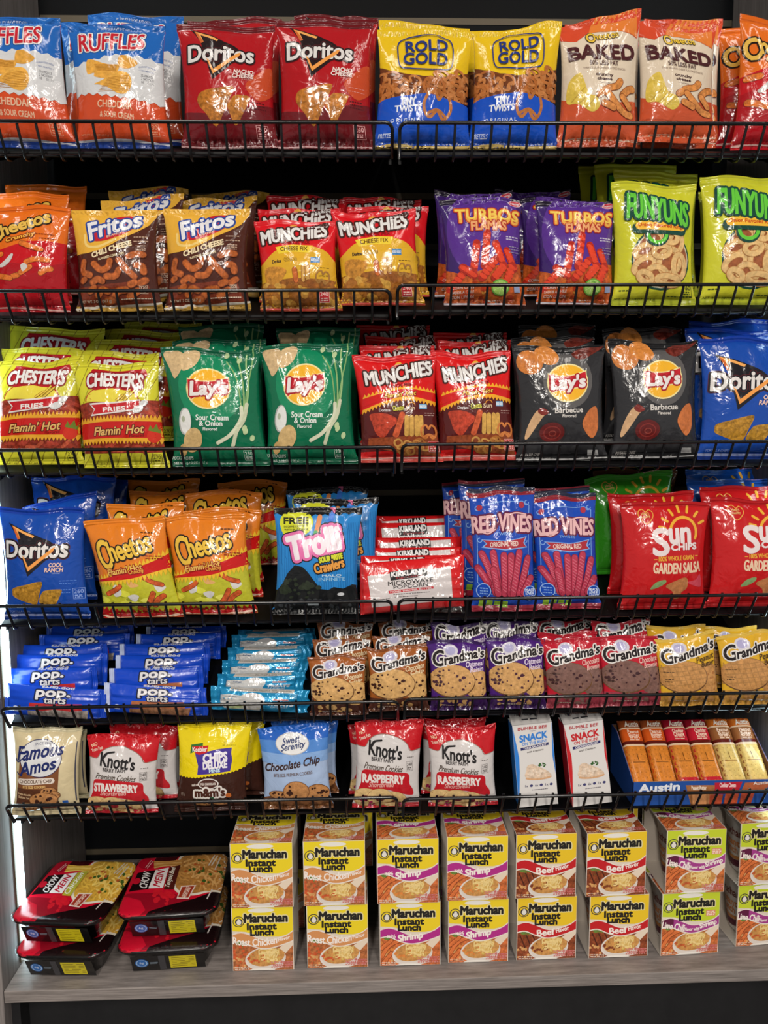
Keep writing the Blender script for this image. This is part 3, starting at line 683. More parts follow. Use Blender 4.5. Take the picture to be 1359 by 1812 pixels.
def d_funyuns(k):
    k.ell(595, 742, 218, 218, '17463A'); k.ell(595, 742, 205, 204, 'D6CBB0'); k.ell(595, 742, 196, 195, '9C5A36', m=.5)
    for cx, cy, rx, ry, ro in ((470, 690, 70, 42, -20), (540, 590, 60, 40, 20), (700, 620, 52, 70, 10), (470, 790, 75, 48, -30), (650, 760, 76, 90, 30), (560, 850, 70, 50, 10), (720, 790, 44, 80, 0), (590, 690, 60, 40, -10), (660, 590, 50, 40, 0), (640, 890, 80, 30, 5), (480, 870, 50, 30, 30)):
        k.ring(cx, cy, rx, ry, 44, 'B98048', ro, m=.3); k.ring(cx, cy, rx, ry, 36, 'DDB77C', ro, m=.4)
    k.ring(555, 575, 68, 62, 40, '17463A', 0, -10, 190); k.ring(557, 572, 66, 56, 24, '62C43E', 0, -10, 190)
    k.line([(415, 530), (745, 535)], 76, '17463A'); k.line([(430, 512), (745, 512)], 58, 'EBB63A')
    k.txt('Onion Flavored Rings', 588, 512, 335, 34, 'C2461E', bold=3, rot=1)
    k.txt('FUNYUNS', 580, 385, 445, 175, '62C43E', rot=7, bold=9, out=((22, '17463A'),), shear=-.05, arc=8)
    k.fine(320, 945, 380, 975, 1, '3A4A1C', 9); k.txt('NET WT. 1 1/4 OZ. (35.4 g)', 440, 1018, 270, 22, '3A4A1C'); k.fine(650, 985, 830, 1005, 1, '3A4A1C', 6)
    k.calories(790, 950, 66, 80, '160', '3A4A1C')
kind('funyuns', 'onion_ring_bag', 'lime yellow onion ring snack bag', 'snack bag', [(258, 182), (880, 172), (845, 1052), (290, 1062)], 'C6C630', (1010, 280, 3.894), d_funyuns, 'lime yellow onion ring bags', c0='B4BE34', c1='C6C630')

def d_chesters(k):
    k.lines([[(x, 1260), (x+420, 330)] for x in range(180, 1300, 82)], 5, '8A7A26')
    k.poly([(560, 690), (640, 668), (860, 650), (1250, 640), (1300, 1050), (900, 1062), (560, 1070)], '8C3222', .8)
    g = random.Random(9)
    for i in range(30):
        x, y, a = g.uniform(640, 1250), g.choice([g.uniform(690, 790), g.uniform(985, 1040)]), g.uniform(-.9, .9)
        k.line([(x-34*math.cos(a), y-34*math.sin(a)), (x+34*math.cos(a), y+34*math.sin(a))], 26, g.choice(['A84030', '983626', 'B8543A']), .6)
    k.ell(855, 660, 225, 130, 'A8301E', a0=180, a1=360); k.ell(855, 660, 215, 122, 'E0D048', a0=180, a1=360)
    k.poly([(660, 480), (694, 402), (1098, 402), (1122, 440), (1075, 550), (1020, 572), (860, 545), (720, 572), (645, 540)], 'AE1E26')
    k.txt("CHESTER'S", 872, 475, 440, 108, 'DEDBD8', bold=8, out=((15, '8A1820'),), arc=26)
    sticks(k, [[(940, 630), (1000, 560)], [(965, 640), (1030, 570)], [(900, 640), (950, 600)]], 'DFC24A', .2, 14)
    k.poly([(672, 676), (1085, 636), (1085, 716), (690, 775), (715, 725)], 'D8D0CC'); k.poly([(690, 688), (1080, 648), (1080, 706), (700, 762), (725, 720)], 'B81C26')
    k.txt('FRIES', 882, 714, 182, 34, 'E4DEDA', rot=-5, bold=5)
    k.ell(1070, 715, 42, 28, 'C8C8C8', -20); k.ell(1110, 668, 34, 24, 'C8C8C8', -30)
    k.band([(560, 815), (850, 778), (1300, 770)], [(560, 1000), (850, 975), (1300, 975)], 'DFA22C', ztop=(34, 26), zbot=(30, 26))
    k.band([(560, 845), (850, 812), (1300, 808)], [(560, 962), (850, 940), (1300, 938)], 'BE1C18')
    k.txt("Flamin' Hot", 920, 878, 400, 66, 'DDB068', rot=-4, bold=3, shear=.25, out=((8, '4A1410'),))
    k.txt('Flavored', 1060, 918, 110, 22, '4A1410', rot=-3)
    k.ell(1190, 925, 50, 52, 'C8301C'); k.poly([(1150, 880), (1165, 835), (1185, 870), (1210, 825), (1225, 875), (1240, 860), (1235, 900)], '6A7A28')
    k.calories(1198, 1105, 66, 74, '270', '4A4416'); k.txt('CORN SNACKS', 760, 1145, 130, 18, '4A4416'); k.txt('NET WT. 1 3/4 OZ. (49.6 g)', 850, 1168, 260, 16, '4A4416')
kind('chesters', 'fries_snack_bag', 'yellow spicy corn fries bag', 'snack bag', [(528, 358), (1190, 338), (1282, 1172), (628, 1182)], 'CCC832', (0, 560, 4.247), d_chesters, 'yellow corn fries bags', T=.036)

def lays_logo(k, cx, cy, s, rot):
    e = lambda rx, ry, c: k.ell(cx, cy, rx*s, ry*s, c, rot-12)
    e(150, 134, 'E6D89A'); e(140, 124, 'E9AE2E')
    f = lambda P: [(cx+x*s, cy+y*s) for x, y in P]
    k.poly(k.curve(f([(-142, -62), (-60, -50), (30, -56), (138, -86)]))+k.curve(f([(142, -10), (128, 26), (20, 46), (-60, 50), (-122, 84)]))+f([(-140, 20)]), 'E6D89A')
    k.poly(k.curve(f([(-138, -54), (-60, -42), (30, -48), (132, -76)]))+k.curve(f([(138, -14), (122, 18), (20, 38), (-60, 42), (-118, 74)]))+f([(-134, 20)]), 'BE2130')
    k.txt("Lay's", cx+4*s, cy+8*s, 245*s, 112*s, 'E0DAD8', rot=rot-4, bold=9*s, out=((14*s, 'A01A26'),), shear=.14, grow=-.1)
def d_sco(k):
    k.ell(335, 440, 215, 235, '17835A', -20)
    k.blob([(30, 225), (90, 203), (150, 215), (165, 260), (140, 330), (95, 380), (68, 330)], 'CDB084', .35); k.blob([(155, 225), (230, 195), (268, 215), (240, 290), (182, 328), (145, 322)], 'D6B98C', .35)
    for P, w, c in (([(600, 160), (605, 260), (585, 420), (560, 600), (530, 700)], 9, '7FA86A'), ([(560, 200), (570, 300), (590, 420), (575, 560), (520, 680)], 10, '98BC80'), ([(500, 210), (530, 300), (555, 420), (560, 560), (520, 690)], 10, '88AE70'), ([(440, 250), (500, 340), (530, 450), (545, 560)], 9, '7FA86A')): k.line(P, w, c, sm=True)
    k.line([(545, 560), (540, 640), (470, 740), (380, 795)], 24, 'CFD2B8', .1, sm=True); k.line([(580, 540), (560, 640), (510, 720), (478, 815)], 24, 'C2C8AA', .1, sm=True)
    lays_logo(k, 325, 442, 1.0, 0)
    k.txt('Sour Cream', 348, 630, 220, 36, 'DCE4DE', bold=3); k.txt('& Onion', 338, 668, 156, 34, 'DCE4DE', bold=3); k.txt('Flavored', 333, 705, 96, 20, 'DCE4DE', bold=1.5)
    k.ell(162, 655, 44, 88, 'A8ACA8'); k.ell(166, 655, 38, 80, 'DCDDDA'); k.ell(150, 640, 12, 20, 'A8B09A')
    k.ell(215, 775, 62, 80, 'CBAC76', 15, .35); k.ell(150, 840, 26, 40, 'C2A068', 0, .35)
    for x, y in ((565, 720), (605, 765), (435, 205), (520, 240), (560, 700)): k.ell(x, y, 15, 22, 'B4C898', 20)
    k.calories(570, 880, 58, 64, '230', 'C8D8CC'); k.txt('POTATO CHIPS', 150, 890, 130, 20, 'C8D8CC', bold=1); k.txt('NET WT. 1 1/2 OZ. (42.5 g)', 200, 925, 210, 16, 'C8D8CC')
kind('sco', 'chip_bag', 'dark green potato chip bag', 'chip bag', [(12, 182), (638, 162), (688, 952), (88, 948)], '0C6847', (280, 570, 3.576), d_sco, 'dark green potato chip bags', c0='0A5A3E', c1='0A5A3E')
def d_bbq(k):
    k.ell(440, 415, 172, 185, '5A5858')
    k.ell(188, 300, 86, 80, 'C77A3C', 0, .4); k.ell(305, 250, 82, 62, 'D2853F', 15, .4)
    k.blob([(478, 225), (540, 198), (640, 195), (690, 192), (610, 245), (545, 275), (490, 260)], '6E2C24', .9)
    lays_logo(k, 437, 430, .96, 0)
    k.txt('Barbecue', 442, 610, 190, 36, 'D2CDC8', bold=3, rot=-2); k.txt('Flavored', 443, 648, 92, 20, 'D2CDC8', bold=1.5)
    k.ell(335, 762, 92, 78, '2A2628'); k.ell(335, 755, 80, 64, '5E1C1C', m=.1); k.ring(335, 758, 52, 40, 7, '7E2C28'); k.ring(338, 762, 22, 16, 6, '8A3A32')
    k.blob([(168, 790), (175, 730), (200, 660), (240, 610), (305, 622), (270, 655), (225, 730), (185, 795)], 'CBA47C', .2); k.blob([(235, 620), (260, 595), (308, 625), (270, 645)], '7A2A24', .3)
    k.blob([(535, 700), (560, 640), (600, 596), (640, 588), (652, 650), (645, 740), (605, 792), (560, 755)], 'C5703C', .4)
    k.txt('POTATO CHIPS', 230, 900, 120, 18, 'B8B4B0', bold=1, rot=-3); k.txt('NET WT. 1 1/2 OZ. (42.5 g)', 260, 928, 220, 14, 'B8B4B0'); k.rect(575, 870, 640, 905, 'B0B0B0')
    k.band([(130, 925), (400, 928), (720, 918)], [(130, 933), (400, 936), (720, 926)], 'B8B8B8')
kind('bbq', 'chip_bag', 'charcoal barbecue potato chip bag', 'chip bag', [(85, 190), (700, 178), (695, 942), (145, 942)], '2C2C2F', (880, 560, 3.576), d_bbq, 'charcoal potato chip bags', c0='1E1E20', c1='1E1E20')

def d_chot(k):
    k.poly([(540, 760), (640, 730), (850, 680), (1080, 600), (1120, 960), (560, 1000)], 'B9B832', .15)
    g = random.Random(12)
    for i in range(9): x, y = 600+g.uniform(0, 440), 740+g.uniform(0, 130); k.blob([(x-40, y), (x, y-22), (x+45, y-5), (x+10, y+22)], g.choice(['D8D84A', '9A9E28', 'E0E060']))
    k.blob([(790, 800), (830, 780), (860, 790), (830, 830)], 'CFCCC8'); k.blob([(700, 740), (740, 735), (750, 790), (705, 810)], 'CFCCC8'); k.blob([(960, 690), (1010, 695), (1030, 720), (980, 750)], 'CFCCC8'); k.blob([(790, 690), (830, 700), (870, 720), (810, 735)], 'DCAA6A')
    sticks(k, [[(660, 800), (720, 760), (745, 735)], [(900, 660), (960, 690), (1010, 700)], [(950, 760), (920, 820), (900, 850)], [(1010, 770), (970, 800), (945, 840)], [(850, 870), (900, 880)]], 'C8592C', .6, 26)
    k.band([(500, 720), (620, 690), (800, 610), (960, 540), (1100, 470)], [(500, 800), (620, 745), (820, 700), (960, 650), (1120, 600)], 'E2B62E', ztop=(34, 24), zbot=(36, 24))
    k.band([(500, 738), (620, 706), (800, 630), (960, 562), (1100, 495)], [(500, 780), (620, 722), (820, 678), (960, 628), (1120, 578)], 'C01818')
    cheetos(k, 788, 488, 372, 205, -15, 12, 8, 'DFB640')
    k.txt("Flamin' Hot", 790, 622, 235, 40, 'DDB45A', rot=-15, bold=3, out=((7, '8A1410'),), shear=.1); k.txt('Crunchy', 862, 630, 100, 30, 'E0A040', rot=-13, bold=2, out=((5, '8A1410'),))
    k.fine(905, 365, 990, 390, 1, '6A3A10', 8); k.fine(930, 515, 1040, 545, 2, '8A1410', 6)
    k.band([(600, 905), (800, 900), (1100, 850)], [(600, 1010), (1100, 1010)], 'B0171A', ztop=(26, 16))
    k.calories(980, 905, 52, 50, '330', 'D8A090')
    k.band([(620, 955), (800, 950), (1090, 880)], [(620, 967), (800, 962), (1090, 892)], 'DDB8A0')
kind('chot', 'puff_bag', 'orange and lime spicy puff bag', 'snack bag', [(522, 322), (1062, 272), (1088, 905), (630, 980)], 'D97A22', (140, 830, 3.576), d_chot, 'orange and lime spicy puff bags', c0='B8301C', c1='D97A22', crop=0.12)

def d_trolli(k):
    g = random.Random(7); L = []
    for x in list(range(140, 320, 20))+list(range(880, 1040, 18))+list(range(560, 880, 26)):
        y0, y1 = (500, 1250) if not 560 <= x < 880 else (1010, 1230)
        a = g.uniform(y0, y1-120); L += [[(x, y0), (x, a)], [(x, a), (x+16, a+30)], [(x+16, a+30), (x+16, y1)]]
    k.lines(L, 5, '1C66A8')
    k.poly([(80, 200), (1100, 200), (1060, 420)]+k.curve([(1010, 410), (880, 400), (700, 420), (400, 420), (180, 395), (100, 380)], zig=(26, 9)), '18181A')
    k.poly([(80, 1600), (80, 1230), (150, 1200), (200, 1130), (250, 1020), (330, 930), (420, 950), (480, 1010), (540, 1090), (620, 1190), (700, 1200), (760, 1170), (860, 1190), (960, 1150), (1060, 1180), (1060, 1600)], '16181A')
    k.bits(380, 1180, 220, 110, 26, 18, 46, '2C3428', .6); k.bits(560, 1360, 380, 60, 20, 14, 40, '3A3E42', .5)
    k.rect(480, 1330, 590, 1370, '9AA4AA'); k.ell(830, 1250, 38, 18, 'C8CCD0')
    k.poly(k.curve([(165, 500), (180, 430), (240, 380), (345, 365), (450, 380), (515, 440), (530, 510), (470, 600), (330, 650), (210, 610), (165, 500)], zig=(10, 30)), 'CDD22E')
    k.txt('FREE', 345, 465, 262, 66, '2A2A14', bold=6, rot=2); k.txt('IN GAME CONTENT', 343, 524, 262, 22, '2A2A14', bold=1.5); k.txt('WITH PURCHASE', 345, 558, 262, 22, '2A2A14', bold=1.5)
    k.line([(602, 440), (585, 520), (560, 620)], 52, 'D8864E', .1); k.line([(560, 600), (556, 630)], 52, '4AA860', .1); k.line([(740, 345), (732, 400)], 56, 'C85A86', .1); k.line([(730, 400), (720, 470), (690, 530)], 56, '3A78D8', .1, sm=True)
    k.txt('Trolli', 540, 705, 570, 240, 'E6DCE4', rot=-12, bold=26, out=((56, '17141A'), (40, 'D86AA4')))
    k.txt('SOUR BRITE', 730, 862, 258, 54, 'CDD22E', rot=-10, bold=7, out=((14, '17141A'),)); k.txt('Crawlers', 712, 945, 325, 100, 'E09A46', rot=-12, bold=8, out=((16, '17141A'),), arc=-8)
    k.txt('HALO', 740, 1046, 210, 24, 'BFD8E8', bold=2); k.txt('INFINITE', 742, 1086, 290, 36, '8FC0E0', bold=2)
kind('trolli', 'candy_bag', 'bright blue and black sour gummy candy bag', 'candy bag', [(112, 322), (1052, 345), (1000, 1468), (135, 1480)], '2680C8', (460, 840, 5.6625), d_trolli, 'blue gummy candy bags', T=.034, c0='121214', c1='151517', mat='wrap')

def d_kirk(k):
    k.poly([(232, 918), (1030, 880), (1036, 1250), (262, 1272)], 'CFC8C8')
    k.poly([(444, 890), (800, 872), (806, 966), (450, 986)], '1C1A1C'); k.txt('KIRKLAND', 626, 913, 330, 50, 'DEDCDC', rot=-3, bold=6); k.txt('Signature', 630, 958, 260, 24, '9A2430', rot=-3, bold=1.5, shear=.3)
    k.txt('MICROWAVE', 640, 1012, 430, 46, '2A2626', rot=-2, bold=2.5); k.txt('POPCORN', 640, 1060, 328, 38, '2A2626', rot=-1, bold=2.5)
    k.poly([(424, 1098), (856, 1084), (856, 1110), (430, 1128)], 'B81E2C'); k.txt('MOVIE THEATER BUTTER', 640, 1106, 395, 18, 'E0D0D0', rot=-2, bold=2)
    k.fine(470, 1135, 820, 1150, 1, '3A3636', 8); k.fine(480, 1165, 700, 1182, 1, '3A3636', 8); k.fine(330, 1170, 440, 1230, 2, '4A4444', 6); k.txt('NET WT 3.3 OZ (93.5 g) BAG', 830, 1226, 300, 16, '3A3636', rot=-2)
    k.lines([[(280, 1220), (350, 1175)], [(270, 1240), (320, 1210)]], 4, 'B05050')
kind('kirk', 'popcorn_packet', 'red and white microwave popcorn packet', 'popcorn packet', [(165, 772), (1172, 765), (1140, 1335), (150, 1342)], 'C81A1E', (620, 860, 5.6625), d_kirk, 'red and white popcorn packets', T=.020, seals='lr', fs=.02, nar=.02, pw=.3, wr=.5, wave=.2)
KIND['kirk_b'] = dict(KIND['kirk'], quad=[(620+x/5.6625, 860+y/5.6625) for x, y in ((165, 868), (1172, 852), (1140, 1335), (150, 1342))], cache={}, w=None, desc='red and white popcorn packet')

def d_vines(k):
    k.band([(700, 195), (1000, 215), (1320, 235)], [(700, 238), (1000, 246), (1320, 262)], '8E2834')
    k.band([(700, 100), (1320, 100)], [(700, 195), (1000, 215), (1320, 235)], '2A2C40')
    k.line([(830, 330), (870, 300), (1170, 296), (1225, 330), (1228, 600), (1232, 905), (1180, 965), (900, 965), (815, 880), (820, 600), (826, 380)], 5, '7FA8E0')
    for x, y in ((840, 320), (1205, 310), (840, 560), (1200, 575)): k.ring(x, y, 16, 16, 6, '7FA8E0', 0, 0, 270)
    k.ell(855, 315, 20, 24, 'A83244', 30, .3); k.ell(1165, 322, 20, 24, 'A83244', -30, .3)
    k.line([(830, 480), (900, 515), (960, 490), (990, 440)], 20, '6A1E40', sm=True); k.line([(1060, 390), (1130, 375), (1200, 392), (1235, 410)], 20, '6A1E40', sm=True)
    k.txt('RED VINES', 1018, 440, 455, 118, 'DDB0B2', rot=2, bold=8, out=((17, '5E1C40'),), arc=14, grow=-.1)
    k.line([(830, 480), (900, 512), (960, 488)], 10, 'DDB0B2', sm=True); k.line([(1070, 388), (1130, 375), (1200, 390)], 10, 'DDB0B2', sm=True)
    k.txt('TWISTS', 1030, 522, 125, 20, '8FB4E4')
    k.poly([(850, 552), (1040, 572), (1212, 545), (1192, 590), (1218, 622), (1040, 640), (850, 615), (885, 585)], '7FA8E0'); k.poly([(862, 558), (1040, 578), (1200, 552), (1182, 590), (1205, 616), (1040, 632), (868, 610), (895, 586)], 'A52C3A')
    k.txt('ORIGINAL RED', 1028, 594, 222, 34, 'DDC4BC', bold=3, rot=-1)
    for P in ([(850, 660), (900, 760), (960, 950)], [(820, 770), (900, 880)], [(938, 655), (985, 950)], [(1022, 675), (1030, 955)], [(1080, 680), (1075, 955)], [(1145, 655), (1100, 955)], [(1215, 700), (1150, 955)], [(1240, 840), (1180, 940)], [(940, 780), (980, 955)]):
        k.line(P, 58, '7C2034', .2); k.line(P, 48, 'B43A52', .3)
        (x0, y0), (x1, y1) = P[0], P[-1]; n = int(math.hypot(x1-x0, y1-y0)/22)
        k.lines([[(x0+(x1-x0)*i/n-16, y0+(y1-y0)*i/n-12), (x0+(x1-x0)*i/n+16, y0+(y1-y0)*i/n+10)] for i in range(1, n)], 7, 'CC6478', .1)
    for x, y, r in ((866, 940, 58), (1232, 945, 52)): k.ell(x, y, r, r, '9CBCEA'); k.ell(x, y, r-6, r-6, '1A46AC')
    k.fine(836, 910, 900, 970, 3, '7FA8E0', 8); k.txt('PEACE', 1232, 925, 70, 20, 'D8E4F4', bold=2); k.txt('LOVE &', 1232, 948, 64, 18, 'D8E4F4', bold=2); k.txt('VINES', 1236, 974, 70, 20, 'D8E4F4', bold=2)
    for i in range(4): k.rect(835+i*60, 1015, 882+i*60, 1065, '8FB83A')
    k.band([(700, 1085), (1320, 1070)], [(700, 1130), (1320, 1120)], '98283A')
kind('vines', 'licorice_bag', 'royal blue red licorice twist bag', 'candy bag', [(790, 165), (1256, 205), (1300, 1078), (782, 1112)], '1A46AC', (770, 830, 4.384), d_vines, 'royal blue licorice bags', T=.032, c0='8A2636', c1='343648', wr=.8, crop=0.05)

def d_sun(k, sub='GARDEN SALSA'):
    k.line(smooth_closed([(430, 490), (380, 440), (378, 400), (410, 385), (435, 405), (462, 388), (488, 410), (480, 450)]), 6, 'DCA04A', closed=True); k.txt('Heart', 428, 415, 60, 22, 'DCB070', bold=1.5, rot=-8); k.txt('Healthy', 432, 440, 66, 22, 'DCB070', bold=1.5, rot=-8)
    k.ring(715, 565, 108, 110, 22, 'DDA538', 0, 190, 385)
    for a in (195, 215, 240, 262, 285, 310, 335): k.line([(715+150*math.cos(R(a)), 565+152*math.sin(R(a))), (715+195*math.cos(R(a)), 565+195*math.sin(R(a)))], 20, 'DDA538')
    k.txt('S', 532, 628, 118, 200, 'DCCFCF', bold=13); k.txt('un', 684, 588, 168, 105, 'DCCFCF', bold=13); k.txt('CHIPS', 715, 670, 210, 48, 'DCCFCF', bold=6)
    k.txt('100% WHOLE GRAIN', 655, 755, 285, 34, 'DDA538', bold=3); k.line([(478, 758), (500, 758)], 5, 'DDA538'); k.line([(812, 744), (835, 744)], 5, 'DDA538')
    k.txt(sub, 665, 832, 380, 78, 'DDBFA2', bold=5, rot=1, arc=-8)
    k.blob([(465, 985), (500, 935), (565, 915), (572, 940), (520, 975)], '7F9A66', .3); k.blob([(575, 965), (640, 930), (720, 905), (748, 930), (740, 990), (700, 1020), (690, 1060), (650, 1070), (630, 1010)], 'B5764A', .4); k.blob([(750, 945), (810, 930), (855, 890), (862, 985), (800, 975)], 'BE4454', .2)
    k.fine(710, 332, 910, 345, 1, 'D8A0A0', 5)
sunq = [(255, 322), (942, 340), (888, 1165), (275, 1145)]
kind('sun', 'multigrain_chip_bag', 'red multigrain chip bag', 'chip bag', sunq, 'B91A1E', (1030, 810, 4.131), d_sun, 'red multigrain chip bags', c0='A01418', c1='A8161A')
kind('sun_green', 'multigrain_chip_bag', 'green multigrain chip bag', 'chip bag', sunq, '3A9A26', (1030, 810, 4.131), lambda k: ([k.ell(250+(i % 5)*170, 700+(i//5)*110, 34, 34, '55B03A') for i in range(20)], d_sun(k, 'FRENCH ONION')), 'back row multigrain bags')
kind('sun_blue', 'multigrain_chip_bag', 'blue multigrain chip bag', 'chip bag', sunq, '1E56B4', (1030, 810, 4.131), lambda k: d_sun(k, 'ORIGINAL'), 'blue multigrain chip bags')
kind('sun_brown', 'multigrain_chip_bag', 'brown multigrain chip bag', 'chip bag', sunq, '6A4028', (1030, 810, 4.131), lambda k: d_sun(k, 'HARVEST'), 'back row multigrain bags')

def tart(c1, c2):
    def d(k):
        k.poly([(185, 536), (485, 516), (492, 572), (420, 585), (330, 578), (262, 600), (186, 588)], c1, .25); k.poly([(180, 606), (262, 600), (330, 578), (420, 585), (525, 568), (515, 645), (180, 650)], c2, .9)
        k.txt('pop.', 312, 458, 190, 66, 'D5D3D6', rot=-4, bold=6, out=((12, '141C3C'),), grow=-.2); k.txt('tarts', 330, 504, 122, 44, 'D5D3D6', rot=-3, bold=4, out=((9, '141C3C'),))
        k.txt('pop·tarts', 330, 398, 190, 20, 'C8CCD8', rot=180, bold=3)
        k.txt('2', 108, 600, 30, 44, 'C8D0E8', bold=4); k.fine(530, 410, 580, 440, 2, '6A8AD8', 4); k.txt('NET WT 3.3 OZ', 560, 628, 60, 10, 'A8B8E0')
    return d
tq = [(0, 398), (608, 386), (622, 650), (35, 662)]
kind('tart_red', 'toaster_pastry_pack', 'blue toaster pastry pack with red band', 'pastry pack', tq, '1443BC', (0, 1090, 3.3975), tart('B82E30', '9E948E'), 'blue toaster pastry packs, left stack', T=.022, mat='wrap', seals='lr', fs=.055, nar=.02, pw=.35, wr=.6, wave=.5, c0='2A56C8', c1='1443BC')
kind('tart_brown', 'toaster_pastry_pack', 'blue toaster pastry pack with brown band', 'pastry pack', tq, '1443BC', (0, 1090, 3.3975), tart('A8643E', '96694C'), 'blue toaster pastry packs, right stack', T=.022, mat='wrap', seals='lr', fs=.055, nar=.02, pw=.35, wr=.6, wave=.5, c0='B8C4E4', c1='1443BC')

def d_rice(k):
    k.poly([(304, 772), (1030, 738), (1042, 802), (300, 846)], 'CFCCC6'); k.fine(320, 800, 880, 815, 1, '7A7872', 8); k.txt('Nutrition Facts  Calories 150', 790, 790, 430, 26, '5A5852', rot=177)
    k.ell(600, 975, 152, 132, 'D6D4D4'); k.poly([(240, 935), (330, 905), (450, 912), (740, 905), (742, 1175), (350, 1178), (270, 1080)], 'D2D2D0')
    k.blob([(350, 1120), (470, 1080), (560, 1130), (430, 1175)], 'B8C890', .3)
    k.txt('Rice Krispies', 920, 936, 160, 40, 'C22E40', bold=3, out=((7, 'D8DCE0'),)); k.txt('TREATS', 930, 1022, 285, 50, 'DCE6EE', bold=8, rot=1); k.txt('Original', 930, 1080, 180, 36, 'C8E4F4', bold=3)
    k.calories(1050, 860, 80, 80, '150', 'A8DCF4')
    k.txt('Kelloggs', 390, 945, 110, 36, '3A5A8A', bold=2)
kind('rice', 'crispy_treat_bar', 'metallic turquoise crispy treat bar', 'snack bar', [(75, 800), (1200, 735), (1272, 1192), (220, 1240)], '2390C4', (360, 1100, 6.795), d_rice, 'turquoise crispy treat bars', T=.024, mat='foil', seals='lr', fs=.10, nar=.03, pw=.4, wr=.9, wave=1.2)

def gran(cookie, chip, l1, l2, bottom, script='E3CDA4', cross=False, subcol=None):
    def d(k):
        k.poly([(400, 640), (960, 620), (960, 800), (400, 800)], bottom, .5)
        k.ell(850, 535, 110, 110, cookie, 0, .5); k.bits(860, 540, 90, 90, 9, 7, 16, chip)
        k.ell(645, 518, 195, 122, '6A4A30', 0, .3); k.ell(642, 514, 190, 116, cookie, 0, .45)
        if cross: k.lines([[(480+i*46, 430), (540+i*46, 600)] for i in range(7)]+[[(470, 450+i*34), (820, 425+i*34)] for i in range(5)], 6, 'A87C4A', .3)
        else: k.bits(640, 514, 160, 92, 22, 7, 18, chip)
        k.ell(632, 300, 60, 44, 'C8C4D0'); k.ell(630, 298, 40, 30, 'A8A4C8'); 
        k.txt('G', 532, 358, 92, 108, '221B1C', rot=-8, bold=6, out=((12, 'DAD6D2'),), shear=.1)
        k.txt("randma's", 745, 330, 335, 66, '221B1C', rot=-13, bold=6, out=((12, 'DAD6D2'),), shear=.2)
        k.txt(l1, 830, 385, 150, 40, subcol or script, rot=-10, bold=2.5, shear=.2); k.txt(l2, 850, 425, 110, 36, subcol or script, rot=-8, bold=2.5, shear=.2)
        k.fine(490, 470, 570, 490, 1, '3A2A20', 5); k.fine(500, 525, 560, 565, 2, '3A2A20', 6)
        k.fine(560, 690, 800, 712, 1, 'B8A898', 8)
        k.bits(700, 680, 220, 30, 16, 12, 30, cookie, .5)
    return d
gq = [(452, 232), (922, 212), (938, 742), (478, 748)]
gk = dict(T=.024, wr=.75, pw=.5)
kind('g_choc', 'cookie_pack', 'brown chocolate chip cookie pack', 'cookie pack', gq, '985424', (540, 1090, 4.247), gran('CBA066', '3A1C16', 'Chocolate', 'Chip', '4A261C'), 'brown chocolate chip cookie packs', c1='7E4420', c0='8A5A3A', **gk, crop=.10)
kind('g_oat', 'cookie_pack', 'purple oatmeal cookie pack', 'cookie pack', gq, '452070', (540, 1090, 4.247), gran('C89A62', '4A2A38', 'Oatmeal', 'Raisin', '36184E', 'D8C8E0'), 'purple oatmeal cookie packs', c1='321850', c0='452070', **gk, crop=.10)
kind('g_brown', 'cookie_pack', 'crimson chocolate brownie cookie pack', 'cookie pack', gq, 'B41E30', (540, 1090, 4.247), gran('7A5A52', '40262A', 'Chocolate', 'Brownie', '9A3A48', 'E0B0A8'), 'crimson brownie cookie packs', c1='A81A2A', c0='B86068', **gk, crop=.10)
kind('g_pb', 'cookie_pack', 'yellow peanut butter cookie pack', 'cookie pack', gq, 'D2A42C', (540, 1090, 4.247), gran('BE8A52', 'A87040', 'Peanut', 'Butter', 'B8863A', '4A3418', True), 'yellow peanut butter cookie packs', c1='D4B04A', c0='C8A040', **gk, crop=.10)

def cookie(k, x, y, rx, ry, n=9, c='B98250'):
    k.ell(x, y, rx+5, ry+5, '6A4228', 0, .3); k.ell(x, y, rx, ry, c, 0, .5); k.bits(x, y, rx*.8, ry*.75, n, rx*.08, rx*.2, '3E2218')
def d_amos(k):
    k.poly([(150, 300), (480, 300), (470, 480), (440, 720), (112, 720), (130, 500)], '78492A', 0); k.poly([(122, 560), (450, 560), (440, 730), (110, 730)], '54301F', .3)
    k.ell(318, 325, 172, 142, '2A2E5A'); k.ell(318, 325, 166, 136, 'D3D4D6')
    k.txt('SINCE 1975', 335, 215, 130, 18, '4A4E70', arc=8)
    k.txt('Famous', 318, 272, 370, 92, '1F2A62', rot=-8, bold=6, shear=.35, grow=-.2); k.txt('Amos', 305, 380, 300, 92, '1F2A62', rot=-12, bold=6, shear=.35, grow=-.2)
    k.line([(112, 340), (130, 362), (175, 330)], 9, '1F2A62', sm=True); k.line([(125, 440), (150, 455), (190, 420)], 9, '1F2A62', sm=True)
    k.line([(152, 506), (418, 490)], 46, 'D9CDC2'); k.txt('CHOCOLATE CHIP', 285, 498, 270, 26, '5A4030', rot=-3, bold=2.5); k.txt('BITE SIZE COOKIES', 275, 541, 190, 20, 'D8B070', rot=-2, bold=2)
    k.txt('Freshly Baked &', 190, 607, 115, 18, 'D8B890', bold=1.5); k.txt('Delicious Taste', 190, 632, 108, 18, 'D8B890', bold=1.5)
    cookie(k, 390, 580, 60, 36, 6); cookie(k, 430, 610, 40, 30, 4); cookie(k, 345, 645, 105, 60, 9); cookie(k, 220, 705, 70, 36, 6)
    k.rect(478, 665, 520, 700, '2A5AA8'); k.lines([[(590, 210), (575, 680)]], 8, '4A4A58'); k.fine(340, 735, 460, 755, 1, '5A5040', 10)
